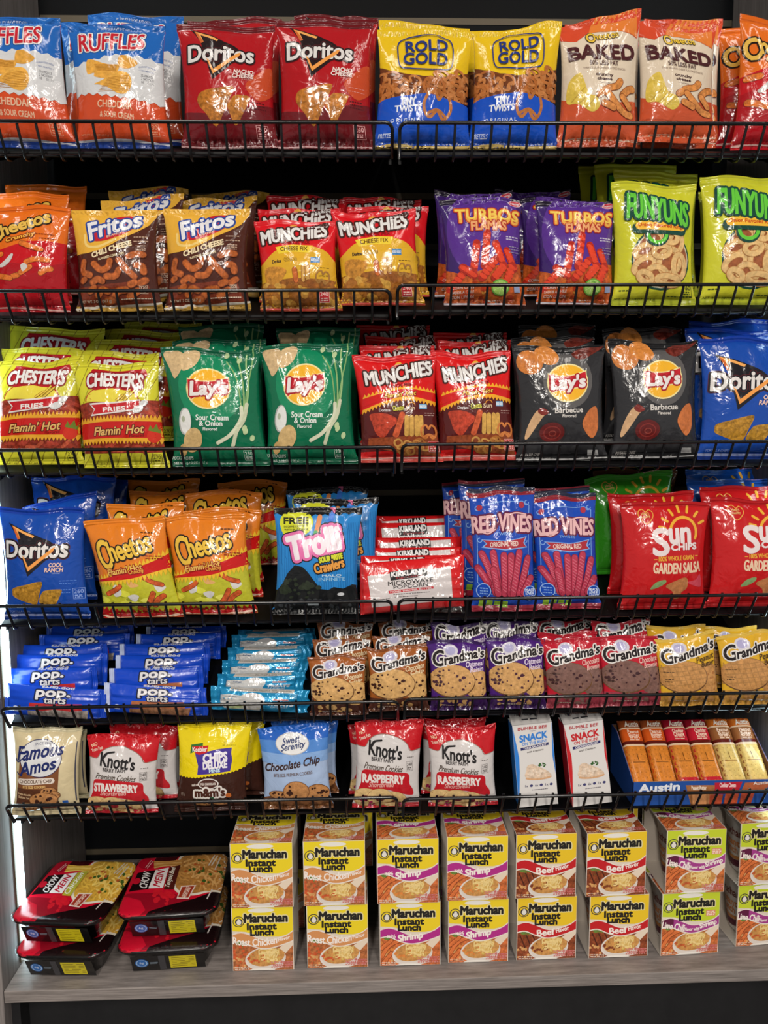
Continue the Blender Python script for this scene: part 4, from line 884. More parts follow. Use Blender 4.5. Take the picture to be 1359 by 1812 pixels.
kind('amos', 'cookie_bag', 'cream and brown cookie bag', 'cookie bag', [(82, 112), (618, 98), (582, 798), (78, 802)], 'CDBE98', (0, 1260, 4.247), d_amos, 'cream cookie bags', T=.040, c1='D2C8A4')
def knott(flav, filling, berry):
    def d(k):
        k.poly([(600, 100), (1260, 100), (1230, 355), (1110, 370), (1085, 330), (1040, 292), (960, 262), (890, 256), (830, 266), (770, 300), (735, 345), (690, 345), (600, 330)], 'BC1822')
        k.line(k.curve([(600, 330), (690, 345), (735, 345), (770, 300), (830, 266), (890, 256), (960, 262), (1040, 292), (1085, 330), (1110, 370), (1230, 355)]), 5, '8A6A60')
        k.txt('NO', 715, 252, 45, 24, 'E0C0A0', rot=-20, bold=2); k.txt('Trans Fats', 735, 282, 95, 22, 'E0C8B8', rot=-18, bold=1.5)
        k.txt("Knott's", 900, 365, 272, 95, '1C191A', rot=7, bold=5, grow=-.15); k.line([(778, 345), (810, 310), (870, 298)], 13, '1C191A', sm=True)
        k.txt('BERRY FARM', 872, 427, 178, 26, '3A3434', rot=2, bold=2); k.txt('Premium Cookies', 885, 482, 320, 44, '4A3E34', rot=3, bold=2.5, shear=.35)
        k.blob([(705, 512), (800, 500), (900, 503), (1000, 512), (1092, 530), (1100, 600), (1128, 650), (1110, 690), (950, 650), (850, 640), (680, 668), (690, 600)], 'B91D28')
        k.txt(flav, 880, 560, 350, 60, 'E2DAD6', rot=1, bold=6, arc=10); k.txt('Shortbread', 862, 605, 208, 36, 'DDA8A0', bold=2.5, shear=.3, rot=-2)
        for x, y in ((740, 710), (960, 725), (855, 705)): k.ell(x, y, 112, 72, 'A87C4C', 0, .2); k.ell(x, y-4, 106, 66, 'D9B880', 0, .3); k.ell(x, y+6, 40, 22, filling, 0, .3)
        for x, y in ((700, 735), (790, 760), (1030, 760)): k.bits(x, y, 26, 26, 10, 9, 14, berry, .4)
        k.calories(1100, 475, 54, 66, '240', '5A5452'); k.fine(1080, 405, 1140, 420, 1, '5A5452', 6)
        k.band([(600, 770), (900, 785), (1200, 765)], [(600, 850), (1200, 850)], 'B2202A')
    return d
kq = [(668, 178), (1205, 160), (1175, 782), (636, 798)]
kind('straw', 'shortbread_pack', 'white and red strawberry shortbread pack', 'cookie pack', kq, 'C9C4C3', (0, 1260, 4.247), knott('STRAWBERRY', 'A82430', 'B82838'), 'strawberry shortbread packs', T=.034, c0='B2202A', c1='BC1822')
kind('rasp', 'shortbread_pack', 'white and red raspberry shortbread pack', 'cookie pack', kq, 'C9C4C3', (0, 1260, 4.247), knott('RASPBERRY', '5A1024', '9A2050'), 'raspberry shortbread packs', T=.034, c0='B2202A', c1='8E141C')
def d_keeb(k):
    k.band([(40, -20), (720, -20)], [(40, 500), (110, 490), (240, 486), (400, 466), (520, 452), (640, 425), (720, 420)], 'E3CC14', zbot=(10, 24))
    k.poly([(235, 292), (530, 260), (528, 300), (538, 350), (522, 440), (380, 452), (255, 462), (262, 390)], '45358E')
    k.txt('CHIPS', 400, 328, 190, 62, 'E2DFE6', rot=-3, bold=7); k.txt('DELUXE', 400, 386, 190, 54, 'E2DFE6', rot=-2, bold=6); k.txt('MINIS', 397, 430, 86, 24, 'C8E4F0', rot=-2, bold=4)
    k.poly([(205, 230), (300, 215), (300, 250), (215, 290), (195, 300)], '2E6A2C'); k.poly([(212, 242), (345, 236), (335, 288), (270, 306), (235, 290)], 'BE1E24'); k.txt('Keebler', 275, 264, 118, 36, 'E4DEDC', rot=-3, bold=3)
    k.txt('02AUG23', 500, 226, 70, 12, '6A6010'); k.txt('00 35 10221', 505, 246, 100, 14, '6A6010')
    k.txt('made with', 240, 542, 60, 20, 'D8CCC4', rot=-8, bold=1.5)
    k.ell(345, 535, 84, 44, 'D8D2CE'); k.ell(345, 535, 74, 36, '4A2820'); k.txt('MILK CHOCOLATE', 345, 535, 120, 18, 'D8CCC4', bold=2)
    k.txt("m&m's", 355, 606, 232, 72, '4A251B', bold=8, out=((20, 'DDD6D0'),))
    cookie(k, 440, 700, 60, 24, 5); cookie(k, 300, 705, 60, 24, 5); k.ell(500, 640, 24, 20, 'B8622A'); k.ell(370, 655, 18, 12, '2A5A3A')
    k.fine(115, 620, 150, 650, 3, '8A7A70', 4)
kind('keeb', 'cookie_bag', 'yellow and brown candy cookie bag', 'cookie bag', [(102, 76), (662, 72), (628, 785), (78, 792)], '3B211A', (290, 1260, 4.247), d_keeb, 'yellow and brown cookie bags', T=.036, c0='3B211A', c1='D6BC10')
def d_sweet(k):
    k.band([(660, 0), (1300, 0)], [(660, 195), (960, 215), (1300, 180)], '2560BC'); k.band([(660, 195), (960, 215), (1300, 180)], [(660, 290), (960, 300), (1300, 270)], '4E82C8'); k.band([(660, 290), (960, 300), (1300, 270)], [(660, 370), (960, 375), (1300, 350)], '7FA2D2')
    k.ell(968, 228, 136, 78, 'B8B4B0'); k.ell(968, 228, 130, 72, 'DCDCDC')
    k.txt('Sweet', 962, 200, 140, 48, '3A4670', rot=-12, bold=2.5, shear=.35); k.txt('Serenity', 975, 250, 195, 58, '3A4670', rot=-10, bold=2.5, shear=.35)
    k.txt('Chocolate Chip', 968, 382, 450, 74, '3A2624', rot=-9, bold=3.5, shear=.35); k.txt('BITE SIZE PREMIUM COOKIES', 975, 446, 312, 24, '6A5A58', rot=-5, bold=1.5)
    k.poly([(740, 650), (820, 620), (1240, 600), (1280, 800), (740, 800)], '6E4428', .8)
    cookie(k, 870, 610, 80, 30, 6); cookie(k, 1160, 605, 92, 72, 7); cookie(k, 1000, 580, 98, 80, 8); k.bits(1000, 700, 240, 50, 26, 16, 40, '8A5A36', .6)
kind('sweet', 'cookie_bag', 'sky blue chocolate chip cookie bag', 'cookie bag', [(690, 122), (1255, 80), (1262, 742), (758, 745)], '9EB2D2', (290, 1260, 4.247), d_sweet, 'sky blue cookie bags', T=.036, c0='6E4428', c1='2560BC')
# ------------------------------------------------------------------ the alcove
FLOOR_Z, BOARD_Z, XL, XR, BACK, TOP = 0.0, CAMZ-.870, -.562, .686, 1.473, 2.45
def struct(name, mb, mat, **k): return tag(mb.build(name, mat, **k), kind='structure')
struct('floor', MB().box(-3, 3, -3, BACK+.1, -.02, 0), MAT['floor'])
struct('wall_left', MB().box(XL-.028, XL, 1.112, BACK+.03, 0, TOP), MAT['ashv'], bevel=.001)
struct('wall_right', MB().box(XR, XR+.028, 1.112, BACK+.03, 0, TOP), MAT['ashv'], bevel=.001)
wb = MB()
GR = [CAMZ+z for z in (.7166, .414, .324, -.134, -.8525)]   # where the slatwall grooves show between the stock
edges = [BOARD_Z-.04]+[g+d for g in sorted(GR) for d in (-.006, .006)]+[TOP]
for i in range(0, len(edges), 2): wb.box(XL, XR, BACK, BACK+.018, edges[i], edges[i+1])
wb.box(XL, XR, BACK+.012, BACK+.03, BOARD_Z-.04, TOP)
struct('wall_back', wb, MAT['slat'])
for i, g in enumerate(sorted(GR)):
    struct('trim_%d' % (i+1), MB().box(XL+.002, XR-.002, BACK-.001, BACK+.011, g-.0055, g+.0055), MAT['insert'])
struct('trim_6', MB().box(XL+.06, XR-.0, 1.165, 1.19, 0, BOARD_Z-.0205), MAT['kick'])
struct('trim_7', MB().box(XL, XL+.0135, 1.135, BACK, 0, BOARD_Z-.0205).box(XL+.0135, XL+.06, 1.165, 1.19, 0, BOARD_Z-.0205), MAT['kick'])
o = MB().box(XL+.0005, XR-.0005, 1.113, BACK-.0005, BOARD_Z-.020, BOARD_Z).build('base_shelf_board', MAT['ash'], bevel=.0012)
tag(o, 'grey wood grain bottom shelf board carrying the noodle boxes and trays', 'shelf board')
# light strips up both side panels
for nm, x, sg, lab in (('l', XL, 1, 'bright cool white light strip up the left side panel'), ('r', XR, -1, 'bright cool white light strip up the right side panel')):
    r = MB().box(*sorted((x+sg*.0005, x+sg*.0025)), 1.172, 1.196, BOARD_Z+.004, TOP-.05).build('light_strip', MAT['insert'])
    d = MB().box(*sorted((x+sg*.0027, x+sg*.0075)), 1.177, 1.191, BOARD_Z+.006, TOP-.06).build('light_diffuser', MAT['led'], r)
    tag(r, lab, 'light strip')
struct('ceiling', MB().box(-3, 3, -3, BACK+.1, 2.70, 2.74), MAT['foam'])

# ------------------------------------------------------------------ wire shelves
ROWN = ['top shelf', 'second shelf', 'third shelf', 'fourth shelf', 'fifth shelf', 'lowest wire shelf']
def wire_shelf(row, side):
    zb = RAIL[row-1][side]; xr = [.0498, .0452, .0508, .0444, .0533, .0502][row-1]
    x0, x1 = (xr-.600, xr) if side == 0 else (xr+.0105, xr+.6105)
    x0 = max(x0, XL+.009); x1 = min(x1, XR-.009)
    ztop, ytop = zb+.0403, FENCE_Y-.0264
    up_ = UP[row-1]
    d = MB(); d.box(x0, x1, FENCE_Y+.006, BACK-.002, up_-.0035, up_)
    d.box(x0, x0+.004, FENCE_Y+.02, BACK-.002, up_-.018, up_-.0035); d.box(x1-.004, x1, FENCE_Y+.02, BACK-.002, up_-.018, up_-.0035)
    d.v = [(x, y, zb+z+(y-FENCE_Y)*TILT[row-1]) for x, y, z in d.v]
    root = d.build('wire_shelf', MAT['deck'])
    rr = .0026; c = .010
    v = Vector((0, ytop-FENCE_Y, ztop-zb)).normalized()
    T = Vector((0, ytop, ztop)); Bq = Vector((0, FENCE_Y, zb))
    def pt(x, q): return (x, q.y, q.z)
    P = [pt(x0, Bq)]+[pt(x0, T-v*c)]+[(x0+c*(1-math.cos(a)), (T-v*c*(1-math.sin(a))).y, (T-v*c*(1-math.sin(a))).z) for a in (.4, .8, 1.2)]+[pt(x0+c, T)]
    P += [pt(x1-c, T)]+[(x1-c*(1-math.cos(a)), (T-v*c*(1-math.sin(a))).y, (T-v*c*(1-math.sin(a))).z) for a in (1.2, .8, .4)]+[pt(x1, T-v*c), pt(x1, Bq)]
    MB().tube(P, rr, 10).build('front_rail', MAT['wire'], root, smooth=True)
    MB().tube([(x0, FENCE_Y+.001, zb+.0035), (x1, FENCE_Y+.001, zb+.0035)], .0020, 8).build('bottom_rail', MAT['wire'], root, smooth=True)
    g = MB(); n = 23
    a0, a1 = (xr-.600, xr) if side == 0 else (xr+.0105, xr+.6105)
    for i in range(1, n):
        x = a0+(a1-a0)*i/n
        if x < x0+.004 or x > x1-.004: continue
        q = [pt(x, T+Vector((0, .0035, .003))), pt(x, T+Vector((0, .0035, -.004)))]+[(x, FENCE_Y-.0010+dy, zb+dz) for dy, dz in ((-.004, .006), (-.0012, .0005), (.004, -.0012), (.014, .0012), (.05, up_-.0065+.05*TILT[row-1]))]
        g.tube(q, .0020, 7)
    g.build('wire_grille', MAT['wire'], root, smooth=True)
    tag(root, 'black wire fronted '+ROWN[row-1]+', '+('left half' if side == 0 else 'right half'), 'wire shelf', 'black wire fronted shelves')
for r in range(1, 7):
    for s in (0, 1): wire_shelf(r, s)

# ------------------------------------------------------------------ flat-faced packs
class Face:
    def __init__(s, O, U, V): s.O, s.U, s.V = [np.array(x, float) for x in (O, U, V)]; n = np.cross(s.U, s.V); s.n = n/np.linalg.norm(n)
    def surf(s, a, b): return s.O+a[:, None]*s.U+b[:, None]*s.V, np.tile(s.n, (len(a), 1))
def panel_mesh(name, faces, mat):
    """faces: (O, U, V, base colour, ink, quad) flat rectangles"""
    V, N, C, F, off = [], [], [], [], 0
    for O, U, Vv, base, ink, quad in faces:
        f = Face(O, U, Vv); a = np.array([0, 1, 1, 0.]); b = np.array([0, 0, 1, 1.])
        P, n = f.surf(a, b); V.append(P); N.append(n); C.append(np.tile((*lin(base), 0), (4, 1))); F.append(np.array([[0, 1, 2], [0, 2, 3]])+off); off += 4
        if ink:
            r = ink_on(ink, quad, f.surf, np.linalg.norm(f.U), np.linalg.norm(f.V), L=9, pad=.004, step=.00003)
            v, n, c, st = r; V.append(v); N.append(n); C.append(c); F.append(np.arange(len(v)).reshape(-1, 3)+off); off += len(v)
    return make_mesh(name, np.concatenate(V), np.concatenate(F), [mat], np.concatenate(C), np.concatenate(N))

# instant noodle sleeves
def noodle_ink(scheme):
    k = Ink((400, 1430, 3.4846)); top, band, dark, words = scheme
    k.poly([(30, 620), (430, 620), (430, 790), (330, 810), (240, 808), (120, 775), (30, 770)], top)
    food = {'roast': ('B0683C', 'C2552E'), 'shrimp': ('C66A3A', 'D2803E'), 'beef': ('8A4426', '7A3A20'), 'lime': ('C06A38', 'B85A30')}[words]
    k.poly([(30, 840), (430, 830), (430, 1030), (30, 1030)], food[0], .9)
    k.bits(75, 850, 50, 30, 12, 8, 18, '5E7A34', .4); k.bits(90, 920, 60, 70, 26, 7, 16, food[1], .5); k.bits(90, 970, 60, 40, 10, 6, 12, 'D09A60', .5)
    if words in ('shrimp', 'lime'): sticks(k, [[(50, 960), (100, 890), (190, 850)], [(60, 1000), (110, 940)], [(45, 910), (110, 860)]], 'D2703C', .4, 22)
    if words == 'beef': k.lines([[(60+i*40, 860), (95+i*40, 940)] for i in range(3)], 8, '4A2014', .3)
    k.ell(245, 945, 128, 74, 'D6CEC6', -6); k.poly([(118, 940), (372, 925), (350, 1000), (300, 1012), (200, 1014), (150, 1000)], 'CFC6BE'); k.ell(250, 932, 116, 58, 'C08A4C', -8, .6)
    k.bits(200, 940, 60, 34, 12, 6, 13, food[1], .4); k.bits(280, 960, 60, 20, 8, 5, 11, 'C8B060', .4)
    k.squiggles(205, 885, 330, 955, 60, 46, 7, ['D8B870', 'CCA85C', 'E2C888'], .2); 
    k.poly([(330, 880), (400, 830), (425, 815), (425, 860), (372, 912)], 'D9C8B4')
    k.fine(280, 960, 420, 1005, 3, 'C07A74', 8); k.txt('Ramen', 375, 968, 66, 20, 'B85A58', bold=1.5); k.txt('Noodle Soup', 350, 988, 115, 20, 'B85A58', bold=1.5)
    tp, bt = [(20, 795), (90, 775), (150, 790), (240, 825), (330, 815), (440, 770)], [(20, 850), (90, 838), (160, 866), (240, 886), (330, 870), (440, 832)]
    k.band(tp, bt, 'DCD2C8'); sh = lambda P, d: [(x, y+d) for x, y in P]
    k.band(sh(tp, 7), sh(bt, -7), band)
    if dark: k.poly(k.curve(sh(tp, 7))[:10]+k.curve(sh(bt, -7))[:10][::-1], dark)
    wt = 'E8DFD8'
    if words == 'roast': k.txt('Roast Chicken', 182, 842, 272, 44, wt, rot=0, bold=4, arc=-16); k.txt('Flavor', 362, 820, 76, 22, wt, rot=-12, bold=2)
    if words == 'shrimp': k.txt('with', 112, 832, 52, 28, wt, rot=8, bold=2.5, shear=.2); k.txt('Shrimp', 232, 842, 155, 50, wt, rot=-8, bold=4.5, shear=.1)
    if words == 'beef': k.txt('Beef', 225, 846, 112, 38, wt, rot=-4, bold=5); k.txt('Flavor', 332, 830, 85, 26, wt, rot=-12, bold=2.5)
    if words == 'lime': k.txt('Lime Chili', 118, 832, 150, 40, wt, rot=10, bold=4); k.txt('Flavor with', 242, 856, 95, 20, wt, rot=0, bold=2); k.txt('Shrimp', 348, 832, 112, 38, wt, rot=-14, bold=4)
    k.txt('Maruchan', 250, 692, 265, 50, '211E1C', bold=6.5, out=((8, 'D8CC9A'),)); k.txt('Instant', 225, 744, 180, 38, '211E1C', bold=8.5); k.txt('Lunch', 225, 780, 140, 36, '211E1C', bold=8.5)
    k.ring(82, 712, 33, 31, 5, '3A3634'); k.ell(84, 714, 23, 22, '3A3634'); k.ell(84, 717, 15, 15, 'D8D4CC'); k.poly([(74, 700), (84, 694), (96, 702), (84, 706)], 'D8D4CC')
    if words == 'lime': k.rect(330, 742, 392, 778, 'D08A6A'); k.fine(334, 746, 390, 776, 3, 'E8D0C0', 6)
    k.ell(222, 645, 82, 14, 'DEDAD2'); k.ell(222, 1016, 84, 12, 'DEDAD2')
    k.fine(52, 990, 140, 1012, 2, 'D8C8B8', 4)
    k.line([(38, 620), (38, 1020)], 9, 'DAD4CC'); k.line([(421, 620), (424, 1020)], 9, 'DAD4CC')
    return k
NQ = [k for k in [(38, 626), (418, 626), (424, 1016), (40, 1018)]]
SCH = {'roast': ('E0C826', 'C98A56', None, 'roast'), 'shrimp': ('E0C428', 'A82C80', None, 'shrimp'), 'beef': ('DDB928', 'B81F24', None, 'beef'), 'lime': ('B9C630', '9C3C84', '5A1C3C', 'lime')}
DESC = {'roast': 'tan banded noodle box', 'shrimp': 'magenta banded noodle box', 'beef': 'red banded noodle box', 'lime': 'lime green noodle box'}
NW, NH, ND = .0975, .108, .094
_nood = {}
def noodle_parts(fl):
    if fl in _nood: return _nood[fl]
    k = noodle_ink(SCH[fl]); q = [tuple(k.px(p)) for p in NQ]; w, h, d = NW/2, NH, ND; tq = q
    faces = [((-w, 0, 0), (NW, 0, 0), (0, 0, h), 'D4C8B8', k, q), ((-w, 0, h), (NW, 0, 0), (0, d, 0), 'D4C8B8', k, tq), ((w, d, 0), (-NW, 0, 0), (0, 0, h), 'D4C8B8', k, q), ((-w, d, 0), (NW, 0, 0), (0, -d, 0), 'C8BEB2', None, None)]
    e = .0009   # the inner side of the card
    faces += [((w, e, 0), (-NW, 0, 0), (0, 0, h), 'B8AEA2', None, None), ((w, 0, h-e), (-NW, 0, 0), (0, d, 0), 'B8AEA2', None, None), ((-w, d-e, 0), (NW, 0, 0), (0, 0, h), 'B8AEA2', None, None)]
    sl = panel_mesh('sleeve', faces, MAT['card'])
    c = MB(); n = 28; prof = [(0, .002), (.031, .002), (.0315, .004), (.0428, .098), (.0445, .0985), (.0447, .1015), (.043, .102), (0, .102)]
    for r, z in prof: c.v += [(r*math.cos(6.2832*i/n), d/2+r*math.sin(6.2832*i/n), z) for i in range(n)]
    for j in range(len(prof)-1): c.f += [(j*n+i, j*n+(i+1) % n, (j+1)*n+(i+1) % n, (j+1)*n+i) for i in range(n)]
    c.c = [(.5, .5, .5, 0)]*len(c.v)
    # cup printing, wrapped round both sides
    ck = Ink((0, 0, 1)); ck.txt('Maruchan', 50, 22, 70, 16, '5A2A20', bold=1.2); ck.txt('Instant', 50, 44, 56, 14, 'B0703A', bold=1.6); ck.txt('Lunch', 50, 60, 44, 14, 'B0703A', bold=1.6); ck.band([(0, 76), (50, 82), (100, 74)], [(0, 90), (50, 96), (100, 88)], '5A1C30'); ck.band([(0, 68), (50, 74), (100, 66)], [(0, 75), (50, 81), (100, 73)], 'C08040')
    def cup_surf(a0):
        def f(s, t):
            th = a0+(s-.5)*1.9; r = .0318+.0108*t; P = np.stack([r*np.cos(th), d/2+r*np.sin(th), .006+.088*t], 1)
            return P, np.stack([np.cos(th), np.sin(th), -.1*np.ones_like(th)], 1)
        return f
    pv, pn, pc = [], [], []
    for a0 in (math.pi, 0):
        r = ink_on(ck, [(0, 0), (100, 0), (100, 100), (0, 100)], cup_surf(a0), .08, .09, L=.006)
        pv.append(r[0]); pn.append(r[1]); pc.append(r[2])
    pv, pn, pc = map(np.concatenate, (pv, pn, pc))
    cupm = bpy.data.meshes.new('foam_cup'); cupm.from_pydata(c.v, [], c.f); cupm.materials.append(MAT['foam']); cupm.polygons.foreach_set('use_smooth', np.ones(len(cupm.polygons), bool))
    prm = make_mesh('cup_print', pv, np.arange(len(pv)).reshape(-1, 3), [MAT['card']], pc, pn)
    _nood[fl] = (sl, cupm, prm); return _nood[fl]
def noodle_box(fl, x, y, z, yaw, where):
    sl, cp, pr = noodle_parts(fl)
    r = link('noodle_box', sl); r.location = (x, y, z); r.rotation_euler = (0, 0, R(yaw))
    c = link('foam_cup', cp, r); link('cup_label', pr, c)
    tag(r, DESC[fl]+', '+where, 'noodle box', 'boxed instant noodle cups')
N0 = {'roast': (0, 1), 'shrimp': (2, 3), 'beef': (4, 5), 'lime': (6, 7)}
cols = [('roast', 411, 522, 410, 519, 0, 0, 'first column from the left'), ('roast', 543, 653, 538, 647, 0, 0, 'second column from the left'), ('shrimp', 673, 779, 668, 776, 0, 0, 'third column from the left'), ('shrimp', 793, 899, 791, 898, 0, 0, 'fourth column from the left'),
        ('beef', 914, 1018, 911, 1020, 1, 1, 'fifth column from the left'), ('beef', 1041, 1145, 1033, 1145, 1, 2, 'sixth column from the left'), ('lime', 1166, 1271, 1174, 1283, 3, 1, 'seventh column from the left'), ('lime', 1297, 1402, 1301, 1410, 4, 4, 'column cut by the right edge')]
for i, (fl, a, b, ta, tb, yb, yt, wh) in enumerate(cols):
    yf = [1.143, 1.144, 1.145, 1.148, 1.150, 1.150, 1.152, 1.170][i]
    pyb = to_px((0, yf, BOARD_Z))[1]; P = at_y((a+b)/2, pyb, yf)
    noodle_box(fl, P[0], yf, BOARD_Z+.0008, yb, 'bottom of the stack, '+wh)
    pyt = to_px((0, yf, BOARD_Z+NH))[1]; Q = at_y((ta+tb)/2, pyt, yf-.004)
    noodle_box(fl, Q[0], yf-.003, BOARD_Z+.0008+NH+.0012, yt, 'top of the stack, '+wh)
    for lv in (0, 1):
        noodle_box(fl, P[0]+.006*(1 if lv else -1)*(1 if i % 2 else -1)+(.004 if i < 5 else .010), yf+.102+.002*lv, BOARD_Z+.0008+lv*(NH+.0012), 0, ('upper' if lv else 'lower')+' back row box, '+wh)
# chow mein trays
def tray_ink(noodle, lab, labtxt):
    k = Ink((10, 1500, 3.3146))
    k.poly([(600, 300), (1000, 320), (1100, 350), (980, 400), (800, 418), (600, 440)], '8A0E20'); k.poly([(760, 470), (850, 405), (960, 380), (1120, 345), (1230, 305), (1340, 250), (1340, 470)], '17090B')
    k.poly([(600, 330), (700, 320), (800, 350), (830, 400), (700, 470), (600, 470)], 'C0132C'); k.bits(930, 335, 60, 40, 16, 10, 26, 'C01A28', .2)
    k.poly([(900, 80), (960, 60), (1040, 55), (1010, 110), (880, 120)], '3A0A10'); k.ell(840, 130, 48, 36, 'A00E24')
    P = smooth_closed([(1020, 110), (1060, 65), (1200, 40), (1340, 50), (1340, 270), (1200, 310), (1090, 330), (1000, 300), (995, 200)])
    k.poly(P, 'D8CFBE'); P2 = [(1180+(x-1180)*.93, 180+(y-180)*.92) for x, y in P]; k.poly(P2, noodle[0], .5)
    k.squiggles(1010, 60, 1320, 300, 150, 70, 9, noodle[1:], .25, clip=lambda x, y: ((x-1185)/170)**2+((y-185)/118)**2 < 1)
    k.bits(1170, 190, 120, 80, 14, 8, 17, '3E5A22', .4); k.bits(1170, 190, 130, 80, 10, 7, 13, 'B0562A', .4)
    for i in range(6): k.line([(885, 118+i*9), (960, 122+i*6), (1040, 112+i*9)], 8, noodle[1+i % 3], .2, sm=True)
    k.poly([(786, 186), (888, 176), (850, 290), (730, 296)], '160A0C'); k.ell(778, 238, 24, 18, 'B8142A', -20)
    k.txt('CHOW', 828, 234, 100, 44, 'D8D2D0', rot=-72, bold=3)
    k.poly([(890, 180), (968, 166), (932, 290), (846, 290)], 'DCD4D2'); k.txt('MEIN', 908, 232, 98, 40, 'B01830', rot=-72, bold=3.5)
    k.poly([(972, 166), (1036, 150), (996, 300), (938, 300)], lab); k.txt(labtxt, 978, 228, 130, 36, 'E0D8C8', rot=-72, bold=1.5)
    k.poly([(1040, 282), (1128, 276), (1086, 352), (1014, 350)], 'D8C4B8'); k.poly([(1046, 288), (1118, 282), (1082, 346), (1022, 344)], '93301E'); k.txt('SAVORY SAUCE', 1070, 316, 66, 26, 'E0C8B8', rot=-62, bold=1)
    k.line([(1196, 345), (1222, 295)], 7, 'C8C0BC'); k.lines([[(1198, 150), (1235, 75)], [(1215, 150), (1252, 78)], [(1236, 175), (1268, 90)]], 7, 'C8BFB0'); k.lines([[(832, 160), (868, 112)], [(842, 165), (876, 120)]], 4, 'D8A0A0')
    return k
TQ = [(800, 78), (1318, 48), (1258, 408), (646, 428)]
def rrect(w, d, r, n=6):
    return [(sx*(w/2-r)+r*math.cos(R(a0+90*i/n)), sy*(d/2-r)+r*math.sin(R(a0+90*i/n))) for sx, sy, a0 in ((1, 1, 0), (-1, 1, 90), (-1, -1, 180), (1, -1, 270)) for i in range(n+1)]
def tray(x, y, z, yaw, ink, where, desc, w=.158, d=.168, hh=.050, tilt=0):
    # black bowl below
    m = MB(); rings = [(w*.70, d*.70, .03, 0), (w*.74, d*.74, .03, .001), (w*.95, d*.95, .03, hh-.008), (w, d, .026, hh-.006), (w, d, .026, hh-.0015), (w*.985, d*.985, .026, hh-.001)]
    n = len(rrect(1, 1, .1))
    for a, b, r, zz in rings: m.v += [(p, q, zz) for p, q in rrect(a, b, r)]
    for j in range(len(rings)-1): m.f += [(j*n+i, j*n+(i+1) % n, (j+1)*n+(i+1) % n, (j+1)*n+i) for i in range(n)]
    m.f.append(tuple(range(n))[::-1]); m.c = [(.5, .5, .5, 0)]*len(m.v)
    root = m.build('noodle_tray', MAT['tray'], smooth=True)
    # printed lid film, folded down over the rim
    class Lid:
        def surf(s, a, b):
            u, v = 2*a-1, 2*b-1
            X, Y = u*w/2, v*d/2; cr = .026
            ax, ay = np.maximum(np.abs(X)-(w/2-cr), 0), np.maximum(np.abs(Y)-(d/2-cr), 0)
            l = np.hypot(ax, ay); k = np.where(l > cr, cr/np.maximum(l, 1e-9), 1)
            X = np.sign(X)*(np.minimum(np.abs(X), w/2-cr)+ax*k); Y = np.sign(Y)*(np.minimum(np.abs(Y), d/2-cr)+ay*k)
            e = np.minimum((w/2-np.abs(u*w/2)), (d/2-np.abs(v*d/2)))
            Z = hh+.0012-.004*np.exp(-e/.004)+.0042*np.cos(u*1.5)*np.cos(v*1.5)
            return np.stack([X, Y, Z], 1)
    L = Lid()
    def sf(a, b):
        e = .01; P = L.surf(a, b); n_ = np.cross(L.surf(np.minimum(a+e, 1), b)-L.surf(np.maximum(a-e, 0), b), L.surf(a, np.minimum(b+e, 1))-L.surf(a, np.maximum(b-e, 0)))
        l = np.linalg.norm(n_, axis=1, keepdims=True); return P, np.where(l > 1e-12, n_/np.maximum(l, 1e-12), np.array([[0, 0, 1.]]))
    A, B = np.meshgrid(np.linspace(0, 1, 33), np.linspace(0, 1, 33)); ids = np.arange(33*33).reshape(33, 33)
    t = np.stack([ids[:-1, :-1], ids[:-1, 1:], ids[1:, 1:], ids[1:, :-1]], -1).reshape(-1, 4); t = np.concatenate([t[:, [0, 1, 2]], t[:, [0, 2, 3]]])
    P, nn = sf(A.ravel(), B.ravel()); V, N_, C, F = [P], [nn], [np.tile((*lin('BE102A'), 0), (len(P), 1))], [t]
    r = ink_on(ink, [tuple(ink.px(q)) for q in TQ], sf, w, d, L=.008); V.append(r[0]); N_.append(r[1]); C.append(r[2]); F.append(np.arange(len(r[0])).reshape(-1, 3)+len(P))
    link('printed_lid', make_mesh('printed_lid', np.concatenate(V), np.concatenate(F), [MAT['wrap']], np.concatenate(C), np.concatenate(N_)), root)
    # stickers on the front of the bowl
    O = np.array((-w*.36, -d*.372, .004)); U = np.array((w*.72, 0, 0)); Vv = np.array((0, -d*.10, hh-.014))
    k = Ink(); k.rect(52, 8, 88, 92, 'D2C21E'); k.fine(55, 14, 86, 86, 6, '6A5A10', 3); k.line([(42, 0), (42, 100)], 9, '3A3A3E'); k.ell(14, 46, 9, 28, '2E6AB4'); k.ring(14, 46, 7, 22, 1.2, 'A8C8E8'); k.txt('6g', 14, 46, 6, 18, 'D0E0F0'); k.fine(25, 40, 36, 56, 2, '8A9AA8', 3)
    me = panel_mesh('front_label', [(O+np.array((0, -.0035, 0)), U, Vv, '0C0C0E', k, [(0, 0), (100, 0), (100, 100), (0, 100)])], MAT['wrap']); link('front_label', me, root)
    m = MB(); rr = [(w*.72, d*.72, .03, -.0004), (w*.965, d*.965, .03, hh-.009), (w+.003, d+.003, .027, hh-.005), (w+.003, d+.003, .027, hh+.001)]
    for a, b, r2, zz in rr: m.v += [(p+.0012*math.sin(i*2.3), q+.0012*math.cos(i*1.7), zz) for i, (p, q) in enumerate(rrect(a, b, r2))]
    for j in range(len(rr)-1): m.f += [(j*n+i, j*n+(i+1) % n, (j+1)*n+(i+1) % n, (j+1)*n+i) for i in range(n)]
    m.c = [(.5, .5, .5, 0)]*len(m.v); m.build('shrink_wrap', MAT['clear'], root, smooth=True)
    root.location = (x, y, z); root.rotation_euler = (R(tilt), 0, R(yaw))
    tag(root, desc+', '+where, 'noodle tray', 'wrapped chow mein trays')
